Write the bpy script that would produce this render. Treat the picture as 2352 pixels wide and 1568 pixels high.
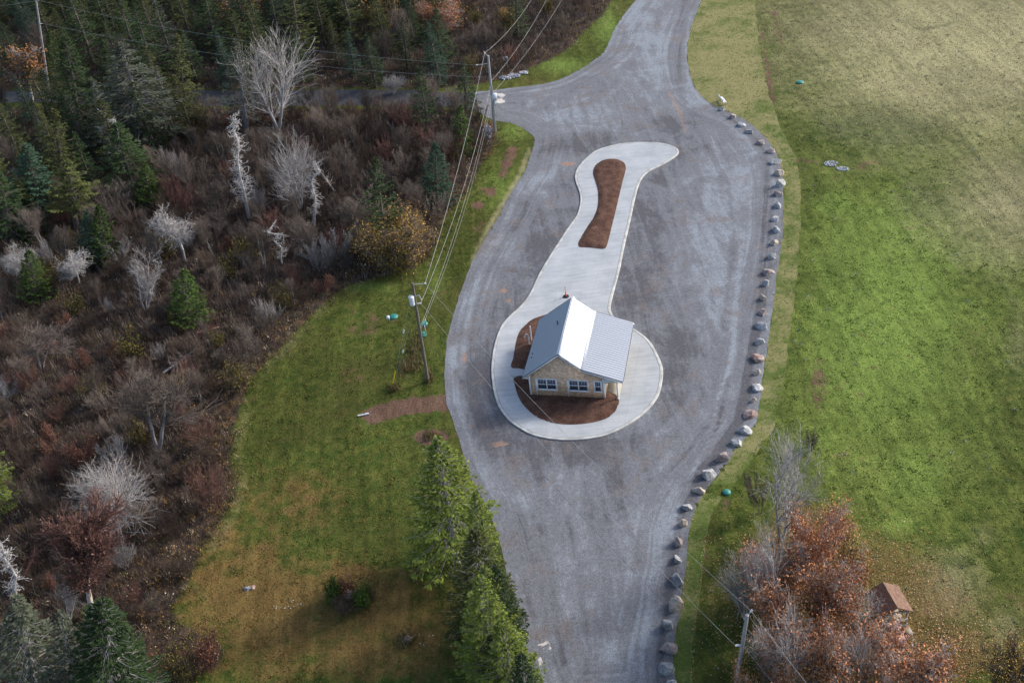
import bpy, math, random
import numpy as np
from mathutils import Vector, Matrix, noise as mnoise
for o in list(bpy.data.objects): bpy.data.objects.remove(o)
S = bpy.context.scene; COL = S.collection
RNG = np.random.default_rng(7); random.seed(7)
rad = math.radians
# ------------------------------------------------------------------ camera, world, sun, exposure
D0, RO, FPX, H = rad(36.903), rad(-7.356), 2569.0, 70.12      # camera pitch, roll, focal length (px of a 2352 wide picture), height
Fv = np.array([0, math.cos(D0), -math.sin(D0)])
_R0 = np.array([1., 0, 0]); _U0 = np.array([0, math.sin(D0), math.cos(D0)])
Rv = math.cos(RO)*_R0 + math.sin(RO)*_U0; Uv = -math.sin(RO)*_R0 + math.cos(RO)*_U0
CAM = np.array([0, 0, H])
cd = bpy.data.cameras.new('camera'); cam = bpy.data.objects.new('camera', cd); COL.objects.link(cam)
cd.sensor_width = 36; cd.lens = FPX/2352*36; cd.clip_start = 1; cd.clip_end = 4000
cam.matrix_world = Matrix(((Rv[0], Uv[0], -Fv[0], 0), (Rv[1], Uv[1], -Fv[1], 0), (Rv[2], Uv[2], -Fv[2], H), (0, 0, 0, 1)))
S.camera = cam
SUN_EL, SUN_AZ = rad(30), rad(20)                              # azimuth measured from +x towards +y
w = bpy.data.worlds.new('World'); S.world = w; w.use_nodes = True
nt = w.node_tree; bg = nt.nodes['Background']; sky = nt.nodes.new('ShaderNodeTexSky'); sky.sky_type = 'NISHITA'
sky.sun_disc = False; sky.sun_elevation = SUN_EL; sky.sun_rotation = math.pi/2 - SUN_AZ
sky.dust_density = 2.5; sky.air_density = 1.0
nt.links.new(sky.outputs[0], bg.inputs[0]); bg.inputs[1].default_value = 0.15
ld = bpy.data.lights.new('sun', 'SUN'); ld.energy = 2.45; ld.angle = rad(10); ld.color = (1, .955, .90)
sun = bpy.data.objects.new('sun', ld); COL.objects.link(sun)
sv = Vector((math.cos(SUN_EL)*math.cos(SUN_AZ), math.cos(SUN_EL)*math.sin(SUN_AZ), math.sin(SUN_EL)))
sun.rotation_euler = sv.to_track_quat('Z', 'Y').to_euler()
S.view_settings.view_transform = 'Standard'; S.view_settings.look = 'None'; S.view_settings.gamma = 1
S.view_settings.exposure = 0.72

# ------------------------------------------------------------------ photogrammetry helpers (pixel of the surveyed photo -> point of the place)
def ray(x, y): return Fv + (x-1176)/FPX*Rv - (y-784)/FPX*Uv
def g(x, y, z=0.0):
    d = ray(x, y); t = (z-H)/d[2]; return CAM + t*d
def to_px(P):
    v = P - CAM; z = v@Fv; z = np.where(z < 1, 1, z)
    return 1176+FPX*(v@Rv)/z, 784-FPX*(v@Uv)/z
def axis_of(bx, by, tx, ty):
    """top of an upright thing standing at pixel b whose tip shows at pixel t"""
    B = g(bx, by); d = ray(tx, ty); t = B[1]/d[1]; T = CAM+t*d
    return B, T-B
def mpp(bx, by): return np.linalg.norm(g(bx, by)-CAM)/FPX       # metres per pixel there

# ------------------------------------------------------------------ mesh helpers
class Geo:
    def __init__(s): s.V=[]; s.Fq=[]; s.Ft=[]; s.C=[]; s.n=0
    def add(s, V, F, col=None):
        V=np.asarray(V,float).reshape(-1,3); F=np.asarray(F,int)
        if len(V)==0: return s
        (s.Fq if F.shape[1]==4 else s.Ft).append(F+s.n); s.V.append(V); s.n+=len(V)
        if col is None: col=np.full((len(V),4),.5)
        col=np.asarray(col,float)
        if col.ndim==1: col=np.tile(col,(len(V),1))
        s.C.append(col); return s
    def quads(s, P, col=None):                                   # P (n,4,3)
        P=np.asarray(P,float); n=len(P)
        if n==0: return s
        if col is not None:
            col=np.asarray(col,float)
            if col.ndim==2: col=np.repeat(col,4,0)
        return s.add(P.reshape(-1,3), np.arange(4*n).reshape(n,4), col)
    def tris(s, P, col=None):
        P=np.asarray(P,float); n=len(P)
        if n==0: return s
        if col is not None:
            col=np.asarray(col,float)
            if col.ndim==2: col=np.repeat(col,3,0)
        return s.add(P.reshape(-1,3), np.arange(3*n).reshape(n,3), col)
    def segs(s, A, B, ra, rb, k=3, col=None):
        A=np.asarray(A,float).reshape(-1,3); B=np.asarray(B,float).reshape(-1,3); n=len(A)
        if n==0: return s
        ra=np.broadcast_to(ra,(n,)); rb=np.broadcast_to(rb,(n,))
        d=B-A; d/= (np.linalg.norm(d,axis=1,keepdims=True)+1e-9)
        up=np.where(np.abs(d[:,2:3])>.9, np.array([[1.,0,0]]), np.array([[0,0,1.]]))
        u=np.cross(d,up); u/=np.linalg.norm(u,axis=1,keepdims=True)+1e-9; v=np.cross(d,u)
        an=np.arange(k)*2*math.pi/k; c,sn=np.cos(an),np.sin(an)
        ring=c[None,:,None]*u[:,None,:]+sn[None,:,None]*v[:,None,:]
        VA=A[:,None]+ring*ra[:,None,None]; VB=B[:,None]+ring*rb[:,None,None]
        V=np.concatenate([VA,VB],1).reshape(-1,3)
        i=np.arange(k); f=np.stack([i,(i+1)%k,(i+1)%k+k,i+k],1)
        Fc=(f[None]+ (np.arange(n)*2*k)[:,None,None]).reshape(-1,4)
        if col is not None:
            col=np.asarray(col,float)
            if col.ndim==2: col=np.repeat(col,2*k,0)
        return s.add(V,Fc,col)
    def box(s,x0,x1,y0,y1,z0,z1,M=None,col=None):
        V=np.array([[x,y,z] for z in (z0,z1) for y in (y0,y1) for x in (x0,x1)],float)
        if M is not None: V=V@np.array(M.to_3x3()).T+np.array(M.translation)
        return s.add(V,[[0,2,3,1],[4,5,7,6],[0,1,5,4],[2,6,7,3],[0,4,6,2],[1,3,7,5]],col)
    def prism(s, prof, y0, y1):                                  # profile (x,z) polygon extruded along y -> triangle fan caps
        n=len(prof); V=[[p[0],y0,p[1]] for p in prof]+[[p[0],y1,p[1]] for p in prof]
        s.add(V,[[i,(i+1)%n,(i+1)%n+n,i+n] for i in range(n)])
        b=s.n-2*n
        s.Ft.append(np.array([[b,b+i+1,b+i] for i in range(1,n-1)]+[[b+n,b+n+i,b+n+i+1] for i in range(1,n-1)]))
        return s
    def mesh(s, name, smooth=False):
        me=bpy.data.meshes.new(name); V=np.concatenate(s.V); C=np.concatenate(s.C)
        q=np.concatenate(s.Fq) if s.Fq else np.zeros((0,4),int); t=np.concatenate(s.Ft) if s.Ft else np.zeros((0,3),int)
        me.vertices.add(len(V)); me.vertices.foreach_set('co',V.ravel())
        me.loops.add(q.size+t.size); me.loops.foreach_set('vertex_index',np.concatenate([q.ravel(),t.ravel()]).astype(np.int32))
        me.polygons.add(len(q)+len(t))
        me.polygons.foreach_set('loop_start',np.concatenate([np.arange(len(q))*4,q.size+np.arange(len(t))*3]).astype(np.int32))
        me.polygons.foreach_set('loop_total',np.concatenate([np.full(len(q),4),np.full(len(t),3)]).astype(np.int32))
        a=me.attributes.new('col','FLOAT_COLOR','POINT'); a.data.foreach_set('color',C.ravel())
        me.update(calc_edges=True)
        if smooth: me.polygons.foreach_set('use_smooth',np.ones(len(me.polygons),bool))
        return me
def add(name, me, mat=None, parent=None):
    if isinstance(me,Geo): me=me.mesh(name)
    if mat is not None and not me.materials: me.materials.append(mat)
    o=bpy.data.objects.new(name,me); COL.objects.link(o)
    if parent is not None: o.parent=parent
    return o
def tag(o,label=None,cat=None,group=None,kind=None):
    if label: o['label']=label
    if cat: o['category']=cat
    if group: o['group']=group
    if kind: o['kind']=kind
    return o
def thing(name,label,cat,loc=(0,0,0),rotz=0,group=None):
    o=bpy.data.objects.new(name,None); COL.objects.link(o); o.location=loc; o.rotation_euler=(0,0,rotz); o.empty_display_size=.3
    return tag(o,label,cat,group)

# ------------------------------------------------------------------ material helpers
class NM:
    def __init__(s,name,rough=.9,spec=.2):
        s.m=bpy.data.materials.new(name); s.m.use_nodes=True; s.t=s.m.node_tree; s.b=s.t.nodes['Principled BSDF']
        s.b.inputs['Roughness'].default_value=rough; s.b.inputs['Specular IOR Level'].default_value=spec
    def N(s,ty,**k):
        n=s.t.nodes.new(ty)
        for a,b in k.items(): setattr(n,a,b)
        return n
    def put(s,sock,v):
        if hasattr(v,'is_output'): s.t.links.new(v,sock)
        else:
            if isinstance(v,(tuple,list)) and len(v)==3 and sock.type=='RGBA': v=(*v,1)
            sock.default_value=v
    def pos(s):
        return s.N('ShaderNodeNewGeometry').outputs['Position']
    def objc(s): return s.N('ShaderNodeTexCoord').outputs['Object']
    def noise(s,sc,det=3,rough=.55,vec=None,dist=0):
        n=s.N('ShaderNodeTexNoise'); n.inputs['Scale'].default_value=sc; n.inputs['Detail'].default_value=det; n.inputs['Roughness'].default_value=rough; n.inputs['Distortion'].default_value=dist
        s.t.links.new(vec if vec is not None else s.pos(),n.inputs['Vector']); return n.outputs['Fac']
    def mix(s,f,a,b):
        n=s.N('ShaderNodeMix',data_type='RGBA'); s.put(n.inputs[0],f); s.put(n.inputs[6],a); s.put(n.inputs[7],b); return n.outputs[2]
    def mul(s,a,b):
        n=s.N('ShaderNodeMix',data_type='RGBA',blend_type='MULTIPLY'); n.inputs[0].default_value=1; s.put(n.inputs[6],a); s.put(n.inputs[7],b); return n.outputs[2]
    def ma(s,op,a,b=0.,c=0.):
        n=s.N('ShaderNodeMath',operation=op); s.put(n.inputs[0],a); s.put(n.inputs[1],b)
        if op in('MULTIPLY_ADD',): s.put(n.inputs[2],c)
        return n.outputs[0]
    def ramp(s,v,a,b,lo=0.,hi=1.):
        n=s.N('ShaderNodeMapRange',interpolation_type='SMOOTHSTEP'); s.put(n.inputs['Value'],v)
        for k,x in (('From Min',a),('From Max',b),('To Min',lo),('To Max',hi)): n.inputs[k].default_value=x
        return n.outputs['Result']
    def attr(s,name='col'):
        n=s.N('ShaderNodeAttribute',attribute_name=name); sp=s.N('ShaderNodeSeparateColor'); s.t.links.new(n.outputs['Color'],sp.inputs[0])
        return n.outputs['Color'],sp.outputs[0],sp.outputs[1],sp.outputs[2],n.outputs['Alpha']
    def rgb(s,v): # value -> grey
        n=s.N('ShaderNodeCombineColor')
        for i in range(3): s.put(n.inputs[i],v)
        return n.outputs[0]
    def color(s,v): s.put(s.b.inputs['Base Color'],v); return s
    def bump(s,hv,st=.5,dist=.05):
        n=s.N('ShaderNodeBump'); n.inputs['Strength'].default_value=st; n.inputs['Distance'].default_value=dist; s.put(n.inputs['Height'],hv)
        s.t.links.new(n.outputs[0],s.b.inputs['Normal']); return s
def flat(name,c,rough=.6,spec=.3,var=.12,sc=3.,metal=0.,vec='o'):
    m=NM(name,rough,spec); v=m.objc() if vec=='o' else None
    f=m.ramp(m.noise(sc,4,vec=v),.3,.7,1-var,1+var)
    m.color(m.mul(tuple(c),m.rgb(f))); m.b.inputs['Metallic'].default_value=metal; return m.m

# ------------------------------------------------------------------ masks painted in place terms (brushes at surveyed spots)
def ell(PX,PY,L,soft=.5):
    r=np.zeros(len(PX))
    for x,y,rx,ry,v in L:
        d=np.sqrt(((PX-x)/rx)**2+((PY-y)/ry)**2); r=np.maximum(r,v*np.clip((1.25-d)/soft,0,1))
    return r
def line(PX,PY,L):
    r=np.zeros(len(PX))
    for pts,wd,v in L:
        for (x0,y0),(x1,y1) in zip(pts[:-1],pts[1:]):
            dx,dy=x1-x0,y1-y0; t=np.clip(((PX-x0)*dx+(PY-y0)*dy)/(dx*dx+dy*dy),0,1)
            d=np.hypot(PX-x0-t*dx,PY-y0-t*dy); r=np.maximum(r,v*np.clip((wd*1.4-d)/(wd*.8),0,1))
    return r
def pip(X,Y,poly):
    P=np.asarray(poly,float); ins=np.zeros(len(X),bool); n=len(P)
    for i in range(n):
        x0,y0=P[i]; x1,y1=P[(i+1)%n]
        if y0==y1: continue
        c=((y0>Y)!=(y1>Y)); xx=(x1-x0)*(Y-y0)/(y1-y0)+x0; ins^=c&(X<xx)
    return ins
def near(X,Y,poly,closed=True):
    P=np.asarray(poly,float); best=np.full(len(X),1e9); bx=X.copy(); by=Y.copy(); n=len(P)
    for i in range(n if closed else n-1):
        x0,y0=P[i]; x1,y1=P[(i+1)%n]; dx,dy=x1-x0,y1-y0; t=np.clip(((X-x0)*dx+(Y-y0)*dy)/(dx*dx+dy*dy+1e-12),0,1)
        qx,qy=x0+t*dx,y0+t*dy; d=np.hypot(X-qx,Y-qy); m=d<best; best[m]=d[m]; bx[m]=qx[m]; by[m]=qy[m]
    return best,bx,by
def smooth(pts,step=.4,closed=True):
    P=np.asarray(pts,float)[:,:2]; n=len(P); out=[]
    for i in range(n if closed else n-1):
        p0,p1,p2,p3=(P[(i-1)%n],P[i],P[(i+1)%n],P[(i+2)%n]) if closed else (P[max(i-1,0)],P[i],P[i+1],P[min(i+2,n-1)])
        k=max(1,int(np.linalg.norm(p2-p1)/step))
        for j in range(k):
            t=j/k; out.append(.5*((2*p1)+(-p0+p2)*t+(2*p0-5*p1+4*p2-p3)*t*t+(-p0+3*p1-3*p2+p3)*t**3))
    if not closed: out.append(P[-1])
    return np.array(out)
def gp(L,z=0): return np.array([g(x,y,z)[:2] for x,y in L])

GRAVEL_L=[(1255,1640),(1225,1568),(1198,1450),(1168,1330),(1138,1210),(1112,1148),(1092,1117),(1073,1071),(1060,1025),(1041,968),(1026,930),(1021,860),(1024,800),(1037,735),(1055,680),(1072,630),(1090,590),(1112,553),(1143,500),(1175,440),(1207,390),(1222,345),(1229,318),(1212,303),(1190,290),(1165,281),(1138,277),(1115,268)]
ROAD_LO=[(1080,252),(1030,245),(960,243),(880,243),(800,242),(700,244),(500,244),(250,240),(60,236),(-200,236)]
ROAD_HI=[(-200,212),(60,210),(250,210),(500,208),(700,208),(800,206),(900,207),(980,208),(1040,212),(1090,213)]
GRAVEL_T=[(1140,207),(1170,203),(1230,196),(1290,181),(1345,152),(1385,122),(1400,95),(1415,62),(1438,28),(1460,0),(1490,-45)]
GRAVEL_R=[(1640,-45),(1612,0),(1600,30),(1587,65),(1578,110),(1580,150),(1591,190),(1612,222),(1645,246),(1680,259),(1715,279),(1745,303),(1770,330),(1787,360),(1797,400),(1800,450),(1798,520),(1791,590),(1781,660),(1771,730),(1762,800),(1752,870),(1741,937),(1735,968),(1711,1007),(1683,1042),(1662,1076),(1632,1111),(1614,1134),(1600,1160),(1588,1188),(1581,1227),(1577,1262),(1577,1300),(1569,1345),(1563,1397),(1556,1439),(1549,1480),(1545,1533),(1552,1575),(1562,1640)]
GRAVEL=np.concatenate([smooth(gp(GRAVEL_L),1,False),smooth(gp([(1092,256),(1092,211)]),1,False),smooth(gp(GRAVEL_T),1,False),smooth(gp(GRAVEL_R),1,False)])
VERGE_PX_A=[(1640,-45),(1612,0),(1600,30),(1587,65),(1578,110),(1580,150),(1591,190),(1612,222),(1645,246),(1680,259),(1715,279),(1745,303),(1770,330),(1787,360),(1797,400),(1800,450),(1798,520),(1791,590),(1781,660),(1771,730),(1762,800),(1752,870),(1741,937),(1735,968),(1711,1007),(1683,1042),(1662,1076),(1632,1111)]
VERGE_PX_B=[(1683,1116),(1712,1080),(1741,1037),(1762,1006),(1781,972),(1787,937),(1796,900),(1803,850),(1811,780),(1821,700),(1830,620),(1836,545),(1838,424),(1830,368),(1806,318),(1779,254),(1763,208),(1750,139),(1740,69),(1734,0),(1728,-45)]
FOREST_PX=[(1445,-60),(1405,0),(1385,35),(1342,72),(1308,112),(1260,138),(1205,163),(1140,186),(1090,196),(1000,200),(600,203),(-300,205),(-300,246),(700,250),(1000,252),(1080,260),(1122,290),(1140,318),(1128,352),(1102,382),(1080,430),(1045,470),(1020,505),(1005,560),(975,600),(930,618),(870,635),(800,655),(755,685),(735,705),(690,752),(650,792),(610,832),(580,870),(560,920),(540,970),(525,1030),(535,1080),(546,1120),(530,1160),(500,1205),(470,1250),(450,1300),(425,1350),(395,1395),(410,1430),(480,1460),(520,1492),(505,1525),(460,1550),(410,1575),(380,1650),(-500,1750)]
FOREST=np.concatenate([gp(FOREST_PX[:9]),gp([(1000,204),(-300,208)]),gp([(-300,246)]),gp(FOREST_PX[8:])])
far_up=gp([(1500,-200)])[0]
FOREST=np.concatenate([[far_up],FOREST,[[-260,30],[-300,420],[far_up[0]-5,420]]])

DRY=[(2220,60,520,330,1.35),(2330,480,280,190,.85),(2330,420,260,150,.85),(2340,800,50,130,.5),(2180,1340,110,120,.75),(2260,1230,60,60,.5),(2010,90,140,130,.7),(1960,200,60,60,.4),(2100,370,200,60,.4),(2300,1450,80,80,.5)]
LUSH=[(2050,800,560,760,.75),(2030,720,280,400,1.25),(1920,470,90,60,1),(2100,1080,160,180,.9),(2060,1200,120,50,.9),(1150,430,60,90,.7),(1300,150,90,25,1),(1390,60,40,60,1),(1180,300,50,30,.8),(2330,1000,60,200,.5),(860,660,90,20,.7),(1000,640,40,80,.6),(1900,1000,80,120,.8)]
OCHRE=[(640,1420,290,200,1.1),(820,1500,290,120,.9),(720,1130,230,170,.42),(900,1420,200,140,.8),(520,1250,60,90,.7),(600,1180,100,120,.35),(700,1500,220,80,.8),(800,1312,90,28,1),(960,1480,90,70,.8),(480,1330,60,80,.9),(2320,900,30,150,.4),(1850,1200,60,70,.5),(600,900,60,90,.3)]
SOIL=[(985,1003,42,18,1),(955,1000,30,14,.6),(1098,471,15,9,1),(1128,441,14,13,.95),(1112,437,11,10,.8),(830,740,50,40,.42),(905,738,14,8,.5),(1668,1158,11,16,.8),(1860,660,25,40,.35),(1880,880,18,60,.35),(2000,380,30,14,.3),(1120,300,20,22,.9),(1370,60,40,20,.3)]
SOIL_L=[([(852,957),(880,948),(930,935),(985,928),(1030,922)],20,1),([(1155,400),(1165,375),(1178,345)],13,.85),([(1750,80),(1765,170),(1775,230)],5,.7),([(1778,30),(1788,70),(1796,100)],5,.6),([(1830,368),(1880,372)],2.5,.7),([(1622,1230),(1612,1300),(1602,1380),(1592,1450)],3,.55),([(1090,530),(1110,510),(1080,600),(1066,640)],4,.35)]
LITTER=[(1950,1380,330,190,.9),(2150,1500,160,100,.9),(1850,1250,140,120,1),(1660,1400,60,150,.35)]
GREYD_L=[([(1878,284),(1930,292),(1990,310),(2045,328)],4,.9),([(2080,425),(2110,440),(2130,455)],4,.8),([(2190,540),(2270,590),(2330,700)],14,.4),([(1990,330),(2110,430),(2230,520)],12,.4),([(2120,70),(2160,60),(2190,55)],5,.7)]
GREYD=[(2020,300,220,60,.6),(2130,470,130,50,.5),(2200,620,50,120,.4)]
def ground_masks(X,Y):
    P=np.stack([X,Y,np.zeros_like(X)],1); px,py=to_px(P)
    dry=ell(px,py,DRY,1.2); dry=np.maximum(dry,line(px,py,[([(1215,345),(1195,400),(1150,475),(1110,545),(1085,600)],7,.75),([(740,705),(690,760),(640,810),(590,880),(560,960),(545,1030),(555,1110),(540,1170),(490,1260)],16,.28)]))
    lush=ell(px,py,LUSH,1.2); och=ell(px,py,OCHRE,1.2); soil=np.maximum(ell(px,py,SOIL,.5),line(px,py,SOIL_L))
    lit=ell(px,py,LITTER,.7); gd=np.maximum(ell(px,py,GREYD,.8),line(px,py,GREYD_L))
    out=(Y>235)|(X>88)
    dry=np.where(out,.8,dry)
    return dry,lush,och,soil,lit,gd
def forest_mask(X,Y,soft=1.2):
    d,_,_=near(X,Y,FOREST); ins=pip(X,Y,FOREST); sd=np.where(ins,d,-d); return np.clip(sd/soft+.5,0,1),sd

# ------------------------------------------------------------------ ground
def axis(lo,hi,step,far,n=10):
    a=np.arange(lo,hi+step,step); k=(np.linspace(0,1,n+1)[1:])**2.2
    return np.concatenate([(lo-k*(far))[::-1],a,hi+k*far])
def grid_mesh(xs,ys):
    X,Y=np.meshgrid(xs,ys); nx,ny=len(xs),len(ys); i=np.arange(nx*ny).reshape(ny,nx)
    Fq=np.stack([i[:-1,:-1],i[:-1,1:],i[1:,1:],i[1:,:-1]],-1).reshape(-1,4); return X.ravel(),Y.ravel(),Fq
xs=axis(-105,90,.55,1500); ys=axis(38,240,.55,1500)
X,Y,Fq=grid_mesh(xs,ys)
dry,lush,och,soil,lit,gd=ground_masks(X,Y); fm,_=forest_mask(X,Y)
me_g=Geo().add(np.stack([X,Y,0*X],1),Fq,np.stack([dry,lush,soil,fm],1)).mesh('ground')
a2=me_g.attributes.new('col2','FLOAT_COLOR','POINT'); a2.data.foreach_set('color',np.stack([och,lit,gd,np.ones_like(X)],1).ravel())
m=NM('ground_grass',.95,.1)
_,aD,aL,aS,aF=m.attr('col'); _,aO,aLi,aG,_=m.attr('col2')
n1=m.noise(.09,5,.6); n2=m.noise(.9,5,.65); n3=m.noise(5,4,.7); n4=m.noise(18,2,.6)
base=m.mix(m.ramp(n2,.35,.65),(.042,.066,.012),(.092,.100,.022))
base=m.mix(m.ramp(n1,.4,.65,0,.6),base,(.085,.082,.022))
def msk(a,amp=.75,lo=.3,hi=.7): return m.ramp(m.ma('ADD',m.ma('MULTIPLY_ADD',m.ma('SUBTRACT',n1,.5),1.5*amp,a),m.ma('MULTIPLY',m.ma('SUBTRACT',n2,.5),amp*1.2)),lo-.1,hi+.15)
base=m.mix(m.ma('MULTIPLY',msk(aL,.6,.2,.9),.85),base,m.mix(n3,(.12,.185,.030),(.185,.245,.060)))
base=m.mix(m.ma('MULTIPLY',msk(aO,1.2),.9),base,m.mix(m.noise(.7,4,.7),(.105,.058,.024),(.205,.135,.045)))
base=m.mix(m.ma('MULTIPLY',msk(aD,.5,.2,.9),.88),base,m.mix(n3,(.235,.215,.105),(.35,.315,.18)))
base=m.mix(m.ma('MULTIPLY',msk(aG,.6),.6),base,(.085,.092,.05))
base=m.mix(m.ma('MULTIPLY',msk(aLi,.8,.45,.8),.55),base,(.15,.085,.04))
base=m.mix(m.ma('MULTIPLY',msk(aS,1.3,.35,.6),.92),base,m.mix(n3,(.10,.055,.042),(.165,.095,.07)))
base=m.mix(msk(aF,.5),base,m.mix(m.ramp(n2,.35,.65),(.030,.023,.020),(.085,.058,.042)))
base=m.mul(base,m.rgb(m.ramp(n3,.25,.75,.72,1.3))); base=m.mul(base,m.rgb(m.ramp(n4,.3,.7,.8,1.2))); gm=m.N('ShaderNodeMapping'); gm.inputs['Rotation'].default_value=(0,0,rad(-12)); gm.inputs['Scale'].default_value=(1,.3,1); m.t.links.new(m.pos(),gm.inputs[0]); base=m.mul(base,m.rgb(m.ramp(m.noise(1.6,4,.7,gm.outputs[0]),.3,.7,.8,1.2))); g3=m.N('ShaderNodeMapping'); g3.inputs['Rotation'].default_value=(0,0,rad(24)); g3.inputs['Scale'].default_value=(.9,.06,1); m.t.links.new(m.pos(),g3.inputs[0]); base=m.mul(base,m.rgb(m.ramp(m.noise(.8,3,.6,g3.outputs[0]),.35,.65,.86,1.14))); base=m.mul(base,m.rgb(m.ramp(m.noise(.05,4,.6),.35,.65,.85,1.15)))
m.color(base); m.bump(m.ma('ADD',n3,m.ma('MULTIPLY',n4,.5)),.9,.12)
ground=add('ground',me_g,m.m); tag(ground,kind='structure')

def sheet(name,poly,cell,z,attr,mat,jit=0):
    poly=np.asarray(poly); x0,y0=poly.min(0)-cell; x1,y1=poly.max(0)+cell
    X,Y,Fq=grid_mesh(np.arange(x0,x1,cell),np.arange(y0,y1,cell))
    d,bx,by=near(X,Y,poly); ins=pip(X,Y,poly); snap=(d<cell*.62)
    X2=np.where(snap,bx,X); Y2=np.where(snap,by,Y); ok=ins|snap
    f=Fq[ok[Fq].all(1)]
    cx=X2[f].mean(1); cy=Y2[f].mean(1); area=np.abs((X2[f[:,2]]-X2[f[:,0]])*(Y2[f[:,3]]-Y2[f[:,1]])-(X2[f[:,3]]-X2[f[:,1]])*(Y2[f[:,2]]-Y2[f[:,0]]))
    f=f[pip(cx,cy,poly)&(area>cell*cell*.02)]
    used=np.unique(f); mp=np.zeros(len(X2),int)-1; mp[used]=np.arange(len(used)); X2=X2[used];Y2=Y2[used]
    zz=z(X2,Y2,d[used]) if callable(z) else np.full(len(X2),z)
    me=Geo().add(np.stack([X2,Y2,zz],1),mp[f],attr(X2,Y2,d[used])).mesh(name,callable(z)); return add(name,me,mat)
# gravel lot
RUST=[(1158,668,11,6,1),(1167,690,9,6,.8),(1305,377,22,5,1),(1150,1020,26,7,.8),(1300,403,8,4,.6),(1068,820,7,16,.9),(1068,795,5,30,.5),(1064,880,6,28,.5),(1343,1540,8,5,.6),(1080,980,10,14,.5)]
RUST_L=[([(1603,20),(1592,70),(1585,120)],5,.45),([(1538,215),(1558,255),(1575,300)],6,.6),([(1532,160),(1538,215)],5,.4),([(1570,150),(1590,200),(1605,240)],4,.35)]
PALE=[(1245,1480,9,7,1),(1262,1487,5,12,.8),(1243,1515,7,14,1),(1222,1478,14,3,.9),(1259,1462,3,6,.7),(1150,218,14,5,.9),(1148,233,13,6,1),(1155,226,8,5,.6),(1180,210,14,3,.5),(1400,1250,26,20,.35),(1075,1010,16,12,.3)]
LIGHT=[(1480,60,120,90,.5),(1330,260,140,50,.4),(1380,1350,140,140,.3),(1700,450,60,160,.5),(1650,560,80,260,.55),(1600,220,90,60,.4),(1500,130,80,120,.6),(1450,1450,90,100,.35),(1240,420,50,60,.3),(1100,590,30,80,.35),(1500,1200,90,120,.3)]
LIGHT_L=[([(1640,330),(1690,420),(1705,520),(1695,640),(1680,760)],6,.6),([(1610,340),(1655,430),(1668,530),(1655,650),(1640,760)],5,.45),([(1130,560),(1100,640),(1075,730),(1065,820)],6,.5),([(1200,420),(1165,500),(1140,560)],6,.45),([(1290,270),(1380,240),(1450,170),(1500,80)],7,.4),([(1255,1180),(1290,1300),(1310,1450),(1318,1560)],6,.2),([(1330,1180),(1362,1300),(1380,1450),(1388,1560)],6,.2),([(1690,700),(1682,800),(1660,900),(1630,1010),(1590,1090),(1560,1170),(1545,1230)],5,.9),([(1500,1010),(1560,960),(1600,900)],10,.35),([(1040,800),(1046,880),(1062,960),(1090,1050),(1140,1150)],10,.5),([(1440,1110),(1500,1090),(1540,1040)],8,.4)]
DARK=[(1290,1010,190,60,.6),(1130,850,60,160,.6),(1560,840,50,150,.45),(1470,620,60,200,.55),(1240,540,50,90,.45),(1330,330,90,30,.5),(1180,690,50,80,.4),(1560,330,60,90,.3),(1100,900,30,110,.75),(1150,1010,60,25,.6),(1250,560,40,60,.5),(1300,1050,140,30,.5),(1470,560,40,120,.4),(1290,470,30,70,.4),(1260,430,20,10,.7),(1430,330,130,20,.3),(1500,480,40,100,.35),(1440,1100,80,40,.3)]  # dark gravel tones, plus house shadow painted in left of the island
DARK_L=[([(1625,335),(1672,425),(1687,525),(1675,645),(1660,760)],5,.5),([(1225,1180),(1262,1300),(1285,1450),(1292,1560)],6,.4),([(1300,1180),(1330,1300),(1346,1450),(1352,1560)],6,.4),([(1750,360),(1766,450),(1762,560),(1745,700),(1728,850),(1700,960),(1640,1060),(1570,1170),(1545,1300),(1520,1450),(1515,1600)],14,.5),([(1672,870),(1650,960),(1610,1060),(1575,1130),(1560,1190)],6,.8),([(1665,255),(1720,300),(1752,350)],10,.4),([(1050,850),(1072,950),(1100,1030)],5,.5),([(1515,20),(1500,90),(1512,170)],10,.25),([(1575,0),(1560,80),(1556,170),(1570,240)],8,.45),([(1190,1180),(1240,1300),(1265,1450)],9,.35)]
def gattr(X,Y,d):
    px,py=to_px(np.stack([X,Y,0*X],1))
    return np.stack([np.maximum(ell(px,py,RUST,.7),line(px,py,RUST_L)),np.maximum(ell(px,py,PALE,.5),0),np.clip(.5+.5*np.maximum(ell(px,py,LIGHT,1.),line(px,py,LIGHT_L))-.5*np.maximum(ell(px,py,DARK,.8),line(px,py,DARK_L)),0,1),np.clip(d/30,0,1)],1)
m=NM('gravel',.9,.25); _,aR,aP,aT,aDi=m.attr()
cv=m.N('ShaderNodeCombineXYZ'); sp=m.N('ShaderNodeSeparateXYZ'); m.t.links.new(m.pos(),sp.inputs[0]); stm=m.N('ShaderNodeMapping'); stm.inputs['Rotation'].default_value=(0,0,rad(-8)); stm.inputs['Scale'].default_value=(1,.16,1); m.t.links.new(m.pos(),stm.inputs[0]); stb=m.noise(.7,6,.65,stm.outputs[0],.8)
m.put(cv.inputs[0],m.ma('MULTIPLY',aDi,55.)); m.put(cv.inputs[1],m.ma('MULTIPLY',sp.outputs[0],.07)); m.put(cv.inputs[2],m.ma('MULTIPLY',sp.outputs[1],.07))
st=m.noise(.8,5,.62,cv.outputs[0],.5); kk=m.ramp(aDi,.10,.20); st=m.ma('ADD',m.ma('MULTIPLY',stb,kk),m.ma('MULTIPLY',st,m.ma('SUBTRACT',1.,kk))); n1=m.noise(.22,5,.62,dist=.6); n2=m.noise(1.3,5,.7); n3=m.noise(9,3,.7); n4=m.noise(30,2,.7)
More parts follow.
